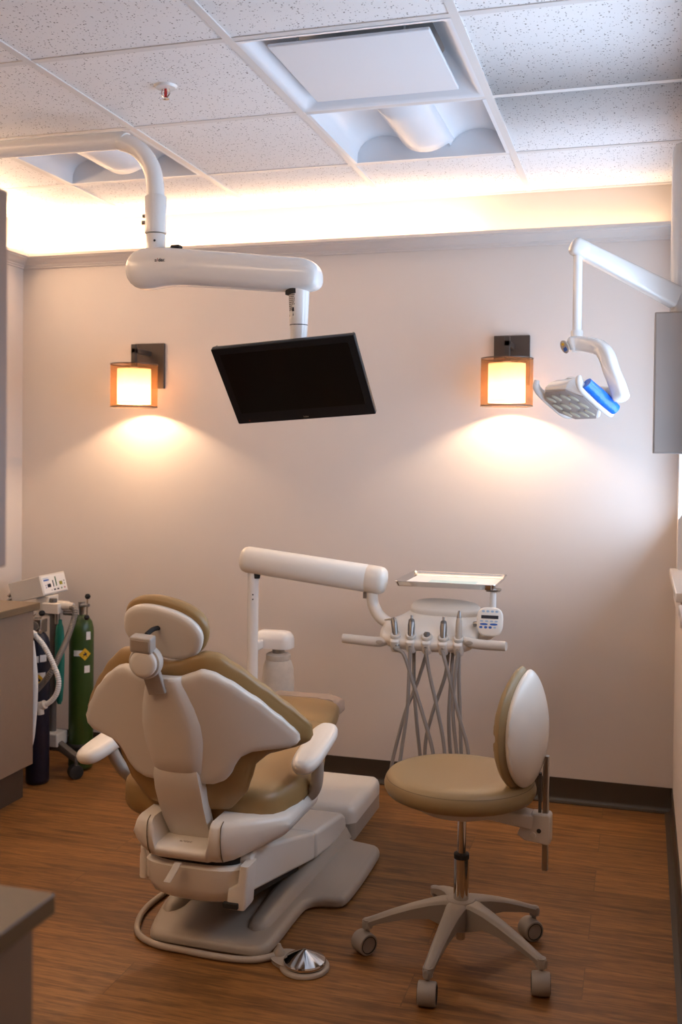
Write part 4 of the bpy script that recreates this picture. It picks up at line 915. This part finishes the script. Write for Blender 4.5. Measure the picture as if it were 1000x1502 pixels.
bk = [(-0.075, -0.022), (-0.055, -0.036), (0.012, -0.042), (0.016, -0.036), (0.016, 0.036), (0.010, 0.042), (-0.035, 0.040), (-0.06, 0.02)]
MB().loft([[BK @ Vector((x, y, z)) for x, z in bk] for y in (-0.024, 0.024)]).build('back_bracket', M['cream'], t, bevel=0.004)
MB().lathe([(0.0, 0), (0.0062, 0), (0.0062, 0.002), (0, 0.002)], axis(BK @ Vector((-0.014, -0.0235, -0.004)), -ly), 16).build('bracket_hole', M['jack'], t)
MB().lathe([(0.009, 0), (0.008, 0.004), (0, 0.005)], axis(BK @ Vector((-0.030, -0.0235, -0.018)), -ly), 16).build('bracket_rivet', M['cream'], t)
MB().loft([[BK @ Vector((x, y, z)) for x, y in rrect(0.016, 0.019, 0.003, 2)] for z in (-0.118, 0.20)]).build('back_bar', M['steel'], t, bevel=0.001)
MB().loft([[BK @ Vector((x-0.016, y, z)) for x, y in rrect(0.008, 0.014, 0.002, 2)] for z in (-0.02, 0.15)]).build('adjuster_bar', M['cart'], t)
# backrest: doubly curved
bc = Vector((-0.268, 2.878, 0.682))
HW, HH = 0.150, 0.158
def bpos(s_, z):
    q = z/HH; return bc + ly*s_ + ex*(-3.1*s_*s_ + 0.042*(1-q*q) - 0.035) + Vector((0, 0, z))
def bnrm(s_, z):
    a = bpos(s_+.001, z) - bpos(s_-.001, z); b = bpos(s_, z+.001) - bpos(s_, z-.001); n2 = b.cross(a).normalized()
    return n2 if n2.dot(ex) > 0 else -n2            # outward (shell side)
def oval(k, e=2.1): return lambda s_: k*HH*max(0.0, 1-abs(s_/(HW*k))**e)**(1/e)
us = [-HW*0.9992*math.cos(PI*k/44) for k in range(45)]
MB().patch(us, lambda s_: -oval(1.0)(s_)-0.001, lambda s_: oval(1.0)(s_)+0.001, lambda a, b: bpos(a, b) + ex*0.004, bnrm, 0.016, 0.0, 0.05, 22, 0.006).build('back_shell', M['white'], t, sharp=70)
k_ = 1.055; us = [-HW*k_*0.9992*math.cos(PI*k/44) for k in range(45)]
MB().patch(us, lambda s_: -oval(k_)(s_)-0.001, lambda s_: oval(k_)(s_)+0.001, lambda a, b: bpos(a, b) - ex*0.012, bnrm, 0.007, 0.026, 0.03, 22, 0.006).build('back_cushion', M['olive'], t, sharp=70)
MB().loft([[bpos(0.005, z) + ex*(0.018 + 0.006*(k%2)) + ly*a + Vector((0,0,0)) for a in (-0.010, 0.010)] + [bpos(0.005, z) + ex*0.012 + ly*a for a in (0.010, -0.010)] for k, z in enumerate((0.028, 0.030, 0.034, 0.036))]).build('shell_plug', M['white'], t)
# gas column
CM = Matrix.Translation((SX + 0.008, SY, 0))
MB().lathe([(0.0, 0.058), (0.0125, 0.058), (0.0125, 0.44), (0.0, 0.44)], CM, 24).build('gas_rod', M['chrome'], t, sharp=50)
MB().lathe([(0.0, 0.14), (0.0215, 0.14), (0.0215, 0.292), (0.0, 0.292)], CM, 28).build('column_sleeve', M['chrome'], t, sharp=50)
MB().lathe([(0.012, 0.290), (0.022, 0.290), (0.022, 0.303), (0.014, 0.306), (0.012, 0.306)], CM, 28).build('column_collar', M['rubber'], t, sharp=50)
MB().lathe([(0.0, 0.085), (0.024, 0.085), (0.030, 0.100), (0.044, 0.150), (0.046, 0.166), (0.040, 0.174), (0.0, 0.174)], CM, 32).build('base_hub', M['stoolgrey'], t, sharp=50)
for k, (exx, eyy) in enumerate(((-.751, 2.854), (-.519, 2.636), (-.245, 2.769), (-.314, 3.09), (-.613, 3.138))):
    c = Vector((SX + 0.008, SY, 0)); e = Vector((exx, eyy, 0)); ang = math.radians(45 + 72*k)
    # five equally spaced legs, each ending over its caster
    best = min((math.radians(45 + 72*q) for q in range(5)), key=lambda a: (c + Vector((math.cos(a), math.sin(a), 0))*0.267 - e).length)
    dr_ = Vector((math.cos(best), math.sin(best), 0)); sd_ = Vector((-dr_.y, dr_.x, 0)); rg = []
    for r_, w_, zt, zb in ((0.02, 0.060, 0.172, 0.095), (0.05, 0.056, 0.172, 0.100), (0.09, 0.046, 0.163, 0.116), (0.14, 0.040, 0.148, 0.112), (0.20, 0.034, 0.126, 0.098), (0.245, 0.030, 0.107, 0.085), (0.262, 0.029, 0.100, 0.072), (0.276, 0.024, 0.096, 0.068), (0.283, 0.014, 0.092, 0.070)):
        p = c + dr_*r_
        rg.append([p + sd_*a + Vector((0, 0, z)) for a, z in ((-w_/2, zt-0.008), (-w_/2+0.005, zt-0.002), (-w_/4, zt), (w_/4, zt), (w_/2-0.005, zt-0.002), (w_/2, zt-0.008), (w_/2-0.003, zb), (-w_/2+0.003, zb))])
    lg = MB().loft(rg).build('base_leg', M['stoolgrey'], t, sharp=40)
    p = c + dr_*0.267
    lgs = MB().lathe([(0.0, 0.056), (0.0065, 0.056), (0.0065, 0.070), (0.0135, 0.071), (0.0135, 0.095), (0.0, 0.095)], Matrix.Translation(p), 20).build('caster_stem', M['stoolgrey'], t, sharp=50)
    wa = {0: -0.70, 1: 1.10, 2: 0.12, 3: -0.9, 4: 0.9}[k]     # wheel axle heading
    if k == 1: wa = 0.10
    ax = Vector((math.cos(wa), math.sin(wa), 0)); pw = p + Vector((-ax.y, ax.x, 0))*(-0.012); pw.z = 0.031
    W = axis(pw, ax)
    cw = MB()
    cw.lathe([(0.0, -0.0225), (0.0225, -0.0225), (0.024, -0.0245), (0.029, -0.024), (0.031, -0.021), (0.0315, 0.0), (0.031, 0.021), (0.029, 0.024), (0.024, 0.0245), (0.0225, 0.0225), (0.0, 0.0225)], W, 36)
    wh = cw.build('caster', M['stoolgrey'], t, sharp=40)
    tr_ = MB()
    for s_ in (-1, 1): tr_.lathe([(0.0245, s_*0.0228), (0.0245, s_*0.0256), (0.0225, s_*0.0256), (0.0225, s_*0.0228)], W, 30, cap=False)
    tr_.build('wheel_ring', M['rubber'], wh)

# ---------------------------------------------------------------- gas cart, cylinders, mixer
t = thing('gas_cart', (-2.50, 4.02, 0), 'small wheeled cart with a slanted control box and hoses behind the left cabinet', 'gas cart')
MB().tube([(-2.52, 4.035, 0.10), (-2.52, 4.035, 0.78)], 0.016, 16).build('cart_column', M['cart'], t)
MB().box((-2.555, 3.985, 0.125), (-2.468, 4.075, 0.185)).build('cart_hub', M['cream'], t, bevel=0.006)
for p1 in ((-2.372, 3.985), (-2.625, 3.82), (-2.66, 4.06), (-2.50, 4.27)):
    a = Vector((-2.52, 4.03, 0)); b = Vector((*p1, 0)); d = (b-a).normalized(); s_ = Vector((-d.y, d.x, 0)); L_ = (b-a).length
    MB().loft([[a + d*r_ + s_*x + Vector((0,0,z)) for x, z in rrect(0.032, h_, 0.005, 2, 0, zc)] for r_, zc, h_ in ((0.0, 0.135, 0.04), (0.04, 0.132, 0.04), (L_*0.95, 0.094, 0.032), (L_ + 0.012, 0.090, 0.028))]).build('cart_leg', M['cart'], t, sharp=40)
    MB().tube([b + Vector((0,0,0.088)), b + Vector((0,0,0.048))], 0.009, 12).build('caster_stem', M['cart'], t)
    W = axis(b + Vector((0, -0.004, 0.031)), (0.75, -0.65, 0)) ; mb = MB()
    for q in (-1, 1): mb.lathe([(0.0, q*0.003), (0.030, q*0.003), (0.031, q*0.006), (0.031, q*0.018), (0.026, q*0.020), (0.0, q*0.016)], W, 28)
    mb.build('caster', M['rubber'], t, sharp=40)
bx0 = MB().box((-0.17, 0.0, 0.0), (0.0, 0.205, 0.092))
tl = math.radians(15)
GMx = frame((-2.548, 4.0, .794), (math.cos(tl), 0, math.sin(tl)), (0,1,0), (-math.sin(tl), 0, math.cos(tl)))
MB().box((-0.165, 0.0, 0.0), (0.0, 0.205, 0.092), GMx).build('control_box', M['cream'], t, bevel=0.003)
FM = GMx @ frame((0.0, 0.1025, 0.046), (0,1,0), (0,0,1), (1,0,0))
pn = MB().slab(rrect(0.19, 0.080, 0.004, 3), [(0, -0.001), (0, 0.002), (0.001, 0.003)], FM).build('control_panel', M['white_paint'], t, sharp=40)
def dec(name, m_, x, y, w_, h_): return MB().box((x-w_/2, y-h_/2, 0.0028), (x+w_/2, y+h_/2, 0.0042), FM).build(name, m_, pn)
dec('blue_display', M['navy'], -0.046, -0.006, 0.026, 0.016); dec('flow_bar', M['navy'], -0.012, 0.000, 0.006, 0.030); dec('flow_bar', M['greenbar'], 0.012, 0.008, 0.007, 0.044)
dec('olive_display', M['olivekey'], 0.050, -0.004, 0.024, 0.016); dec('panel_key', M['ink'], -0.008, -0.028, 0.014, 0.007); dec('panel_key', M['ink'], 0.019, -0.028, 0.014, 0.007)
dec('panel_key', M['greenbar'], 0.048, -0.027, 0.008, 0.007); dec('panel_key', M['redink'], 0.074, -0.027, 0.009, 0.007); dec('panel_key', M['blueink'], -0.072, -0.003, 0.006, 0.005); dec('panel_key', M['blueink'], -0.072, -0.013, 0.006, 0.005)
dec('panel_key', M['ink'], 0.078, 0.004, 0.006, 0.005); dec('panel_key', M['ink'], 0.078, -0.009, 0.006, 0.005); dec('panel_key', M['ink'], -0.032, -0.028, 0.004, 0.004)
dec('panel_print', M['blueink'], -0.062, 0.020, 0.042, 0.007); dec('panel_print', M['paleblue'], -0.066, 0.029, 0.040, 0.003)
MB().box((-2.60, 4.02, 0.70), (-2.535, 4.10, 0.79)).build('mount_neck', M['cream'], t, bevel=0.003)
MB().box((-2.56, 4.0, 0.715), (-2.475, 4.10, 0.762)).build('gas_manifold', M['cream'], t, bevel=0.004)
mb = MB()
mb.tube([(-2.475, 4.04, 0.748), (-2.44, 4.04, 0.748), (-2.425, 4.04, 0.746)], 0.018, 16, 1); mb.build('hose_port', M['cream'], t)
MB().tube([(-2.475, 4.05, 0.716), (-2.418, 4.05, 0.716)], 0.011, 14).build('hose_fitting', M['steel'], t); MB().tube([(-2.49, 4.02, 0.72), (-2.49, 4.02, 0.67)], 0.012, 14).build('hose_fitting', M['steel'], t)
# corrugated grey hose from the port down behind the cylinders, and the white breathing hose
def corr(pts_, r_, nrib, parent, m_, nm):
    P = [Vector(p) for p in pts_]; Q = []
    for i in range(len(P)-1):
        for q in range(24):
            s_ = q/24; p0, p1, p2, p3 = P[max(i-1,0)], P[i], P[i+1], P[min(i+2,len(P)-1)]
            Q.append(0.5*((2*p1)+(p2-p0)*s_+(2*p0-5*p1+4*p2-p3)*s_*s_+(3*p1-p0-3*p2+p3)*s_**3))
    Q.append(P[-1])
    Ls = [0]
    for a, b in zip(Q, Q[1:]): Ls.append(Ls[-1] + (b-a).length)
    tot = Ls[-1]; N_ = nrib*4; out = []; rad = []; j = 0
    for k in range(N_+1):
        s_ = tot*k/N_
        while j < len(Ls)-2 and Ls[j+1] < s_: j += 1
        f = (s_-Ls[j])/max(1e-9, Ls[j+1]-Ls[j]); out.append(Q[j].lerp(Q[j+1], f)); rad.append(r_*(0.74 if k % 4 in (0,) else 1.0 if k % 4 == 2 else 0.95))
    return MB().tube(out, rad, 12, 1).build(nm, m_, parent, sharp=80)
corr([(-2.43, 4.035, 0.746), (-2.402, 4.02, 0.735), (-2.398, 4.0, 0.69), unproject(98, 938, 3.94), unproject(88, 960, 3.87), unproject(76, 984, 3.815), unproject(62, 1003, 3.808), unproject(48, 1018, 3.808)], 0.0135, 60, t, M['darkhose'], 'grey_hose')
corr([(-2.60, 3.78, 0.60)] + path(3.77, [(44, 929), (54, 935), (66, 950), (78, 974), (86, 998), (83, 1017), (74, 1029), (63, 1035)]), 0.0115, 60, t, M['labelwhite'], 'white_hose')
mb = MB(); mb.tube(path(3.765, [(66, 1033), (48, 1042)]), 0.019, 14); mb.tube(path(3.76, [(58, 1030), (60, 1048)]), 0.014, 12); mb.build('breathing_connector', M['cream'], t)
MB().tube(path(3.735, [(47, 940), (48, 965), (50, 1000), (49, 1040), (47, 1080), (45, 1098)]), [0.008, 0.015, 0.0165, 0.016, 0.011, 0.004], 14, 6).build('white_bag', M['labelwhite'], t)
bg = MB(); bg.loft([[Vector((-2.478 + a*w_, 4.02 + b*w_*0.6, z)) for a, b in sell(2, 2, 2, 18)] for w_, z in ((0.010, 0.69), (0.011, 0.675), (0.018, 0.655), (0.023, 0.60), (0.024, 0.50), (0.021, 0.40), (0.016, 0.33), (0.008, 0.312))]); bg.build('breathing_bag', M['teal'], t, sharp=60)
# rear connectors on the box
for dz, dy in ((0.025, 0.05), (0.06, 0.10), (0.03, 0.15)):
    p = GMx @ Vector((-0.165, dy, dz)); MB().tube([p, p + Vector((-0.035, -0.01, -0.012)), p + Vector((-0.06, -0.02, -0.04))], 0.008, 12).build('rear_connector', M['steel'], t)

def cylinder(X, Y, z0, z1, r_, m_, name, label, tags):
    tt_ = thing(name, (X, Y, z0), label, 'gas cylinder')
    A = Matrix.Translation((X, Y, 0))
    MB().lathe([(0, z0), (r_-0.012, z0), (r_-0.003, z0+0.006), (r_, z0+0.02), (r_, z1-0.075), (r_*0.97, z1-0.055), (r_*0.85, z1-0.03), (r_*0.62, z1-0.012), (r_*0.38, z1-0.002), (0.016, z1), (0, z1)], A, 40).build('cylinder_body', m_, tt_, sharp=50)
    MB().lathe([(0.013, z1-0.002), (0.013, z1+0.03), (0.015, z1+0.032), (0.015, z1+0.06), (0, z1+0.062)], A, 16).build('valve', M['steel'], tt_, sharp=50)
    for a, z, w_, h_, mm in tags:
        vs = []; N_ = 6
        for k in range(N_+1):
            q = a + (w_/r_)*(k/N_ - 0.5); vs += [Vector((X + (r_+.0008)*math.cos(q), Y + (r_+.0008)*math.sin(q), z-h_/2)), Vector((X + (r_+.0008)*math.cos(q), Y + (r_+.0008)*math.sin(q), z+h_/2))]
        MB().add(vs, [(2*k, 2*k+2, 2*k+3, 2*k+1) for k in range(N_)]).build('paper_label', mm, tt_)
    return tt_
def diamond(parent, X, Y, r_, a, z, h_):
    # yellow hazard diamond with a black flame mark
    def P(x, zz, e): q = a + x/r_; return Vector((X + (r_+e)*math.cos(q), Y + (r_+e)*math.sin(q), zz))
    vs = []
    for k in range(17):
        q = -1 + k/8; e_ = max(0.001, (1-abs(q))*h_/2); vs += [P(q*h_/2, z-e_, .0013), P(q*h_/2, z+e_, .0013)]
    MB().add(vs, [(2*k, 2*k+2, 2*k+3, 2*k+1) for k in range(16)]).build('hazard_diamond', M['yellow'], parent)
    f = [(-.12, -.1), (-.16, .05), (-.05, .0), (-.02, .22), (.08, .06), (.16, .12), (.12, -.1)]
    MB().add([P(x*h_, z+y*h_, .0020) for x, y in f], [(0,1,2), (0,2,4), (2,3,4), (0,4,6), (4,5,6)]).build('flame_mark', M['ink'], parent)
    MB().add([P(x*h_, z+y*h_, .0020) for x, y in ((-.18, -.2), (.18, -.2), (.18, -.15), (-.18, -.15))], [(0,1,2,3)]).build('hazard_print', M['ink'], parent)
gx_, gy_ = -2.425, 4.115
gr = cylinder(gx_, gy_, 0.005, 0.700, 0.055, M['green'], 'oxygen_cylinder', 'green gas cylinder with a yellow diamond label beside the back wall', [(-0.45, 0.612, 0.022, 0.036, M['labelwhite']), (-1.30, 0.535, 0.040, 0.026, M['labelwhite']), (-0.55, 0.462, 0.026, 0.032, M['labelwhite'])])
diamond(gr, gx_, gy_, 0.055, -0.75, 0.530, 0.056)
MB().lathe([(0.0552, 0.095), (0.0585, 0.097), (0.0585, 0.122), (0.0552, 0.124)], Matrix.Translation((gx_, gy_, 0)), 40, cap=False).build('holder_ring', M['rubber'], gr, sharp=60)
hb = MB(); hb.tube([(gx_ + 0.008, gy_ - 0.015, 0.745), (gx_ + 0.045, gy_ - 0.03, 0.75), (gx_ + 0.055, gy_ - 0.035, 0.75)], 0.008, 12); hb.build('regulator_yoke', M['steel'], gr)
MB().tube([(gx_ + 0.046, gy_ - 0.034, 0.695), (gx_ + 0.05, gy_ - 0.034, 0.79)], 0.004, 10).build('yoke_handle', M['chrome'], gr)
for z in (0.695, 0.79):
    A = Matrix.Translation((gx_ + 0.046 + (0.004 if z > .75 else 0), gy_ - 0.034, z)); MB().lathe([(0, -0.013), (0.009, -0.010), (0.0135, 0), (0.009, 0.010), (0, 0.013)], A, 18).build('handle_ball', M['black'], gr)
nx_, ny_ = -2.500, 3.885
nv = cylinder(nx_, ny_, 0.0, 0.660, 0.050, M['navy'], 'nitrous_cylinder', 'dark navy gas cylinder directly behind the end of the left cabinet', [(-1.25, 0.545, 0.030, 0.028, M['labelwhite']), (-0.55, 0.548, 0.030, 0.030, M['labelwhite']), (-0.95, 0.470, 0.060, 0.034, M['labelwhite'])])
diamond(nv, nx_, ny_, 0.050, -0.95, 0.455, 0.052)
mb = MB(); mb.box((nx_-0.028, ny_-0.028, 0.655), (nx_+0.03, ny_+0.025, 0.715)); mb.build('regulator_block', M['steel'], nv, bevel=0.004)
mb = MB(); mb.tube([(nx_, ny_, 0.70), (nx_+0.03, ny_-0.02, 0.735)], 0.006, 10); mb.tube([(nx_-0.01, ny_-0.035, 0.68), (nx_+0.045, ny_-0.05, 0.665)], 0.009, 12); mb.tube([(nx_-0.02, ny_-0.03, 0.715), (nx_+0.02, ny_-0.05, 0.745)], 0.004, 10); mb.build('regulator_fitting', M['chrome'], nv)
MB().lathe([(0, -0.014), (0.010, -0.010), (0.0145, 0), (0.010, 0.010), (0, 0.014)], Matrix.Translation((nx_+0.034, ny_-0.026, 0.742)), 18).build('handle_ball', M['black'], nv)
MB().lathe([(0.0, 0), (0.020, 0), (0.022, 0.006), (0.020, 0.018), (0, 0.018)], axis((nx_+0.01, ny_-0.05, 0.69), (0.4, -1, 0)), 20).build('gauge', M['cart'], nv)

# ---------------------------------------------------------------- lights
def area(name, loc, rot, sx, sy, e, col):
    L = bpy.data.lights.new(name, 'AREA'); L.shape = 'RECTANGLE'; L.size = sx; L.size_y = sy; L.energy = e; L.color = col
    o = bpy.data.objects.new(name, L); COL.objects.link(o); o.location = loc; o.rotation_euler = rot; return o
WARM = (1.0, 0.72, 0.46)
area('cove_light_back', (-1.75, YB-0.052, 2.3675), (PI, 0, 0), 2.1, 0.03, 6.5, WARM)
area('cove_light_back', (-0.31, YB-0.052, 2.3675), (PI, 0, 0), 0.78, 0.03, 0.8, WARM)
area('cove_light_left', (XL+0.034, 2.6, 2.3675), (PI, 0, PI/2), 3.2, 0.03, 24, WARM)
for (y0, y1), e in zip(WINS, (22, 17)): area('daylight', (XR+0.30, (y0+y1)/2, (WZ0+WZ1)/2), (0, PI/2 + math.radians(33), 0), 1.35, y1-y0+0.1, e, (0.56, 0.74, 1.0))
area('room_light', (-1.7, 0.95, ZC-0.01), (0, 0, 0), 1.2, 0.55, 11.5, (1.0, 0.68, 0.42))
wd = bpy.data.worlds.new('daylight_sky'); SC.world = wd; wd.use_nodes = True
bgn = wd.node_tree.nodes['Background']; bgn.inputs['Color'].default_value = (0.75, 0.85, 1.0, 1); bgn.inputs['Strength'].default_value = 0.6

# ---------------------------------------------------------------- camera
cd = bpy.data.cameras.new('camera'); co = bpy.data.objects.new('camera', cd); COL.objects.link(co)
Rm = Matrix((RV, UV, -FV)).transposed()
co.matrix_world = Matrix.Translation((0, 0, HC)) @ Rm.to_4x4()
cd.sensor_fit = 'HORIZONTAL'; cd.sensor_width = 36; cd.lens = 36*F_/1000; cd.shift_y = -(751 - CY_)/1000; cd.clip_start = 0.02
cd.dof.use_dof = True; cd.dof.focus_distance = 3.1; cd.dof.aperture_fstop = 5.6
SC.camera = co
SC.view_settings.view_transform = 'Standard'; SC.view_settings.look = 'None'; SC.view_settings.gamma = 1.0
SC.view_settings.exposure = 0.55; SC.view_settings.use_curve_mapping = False
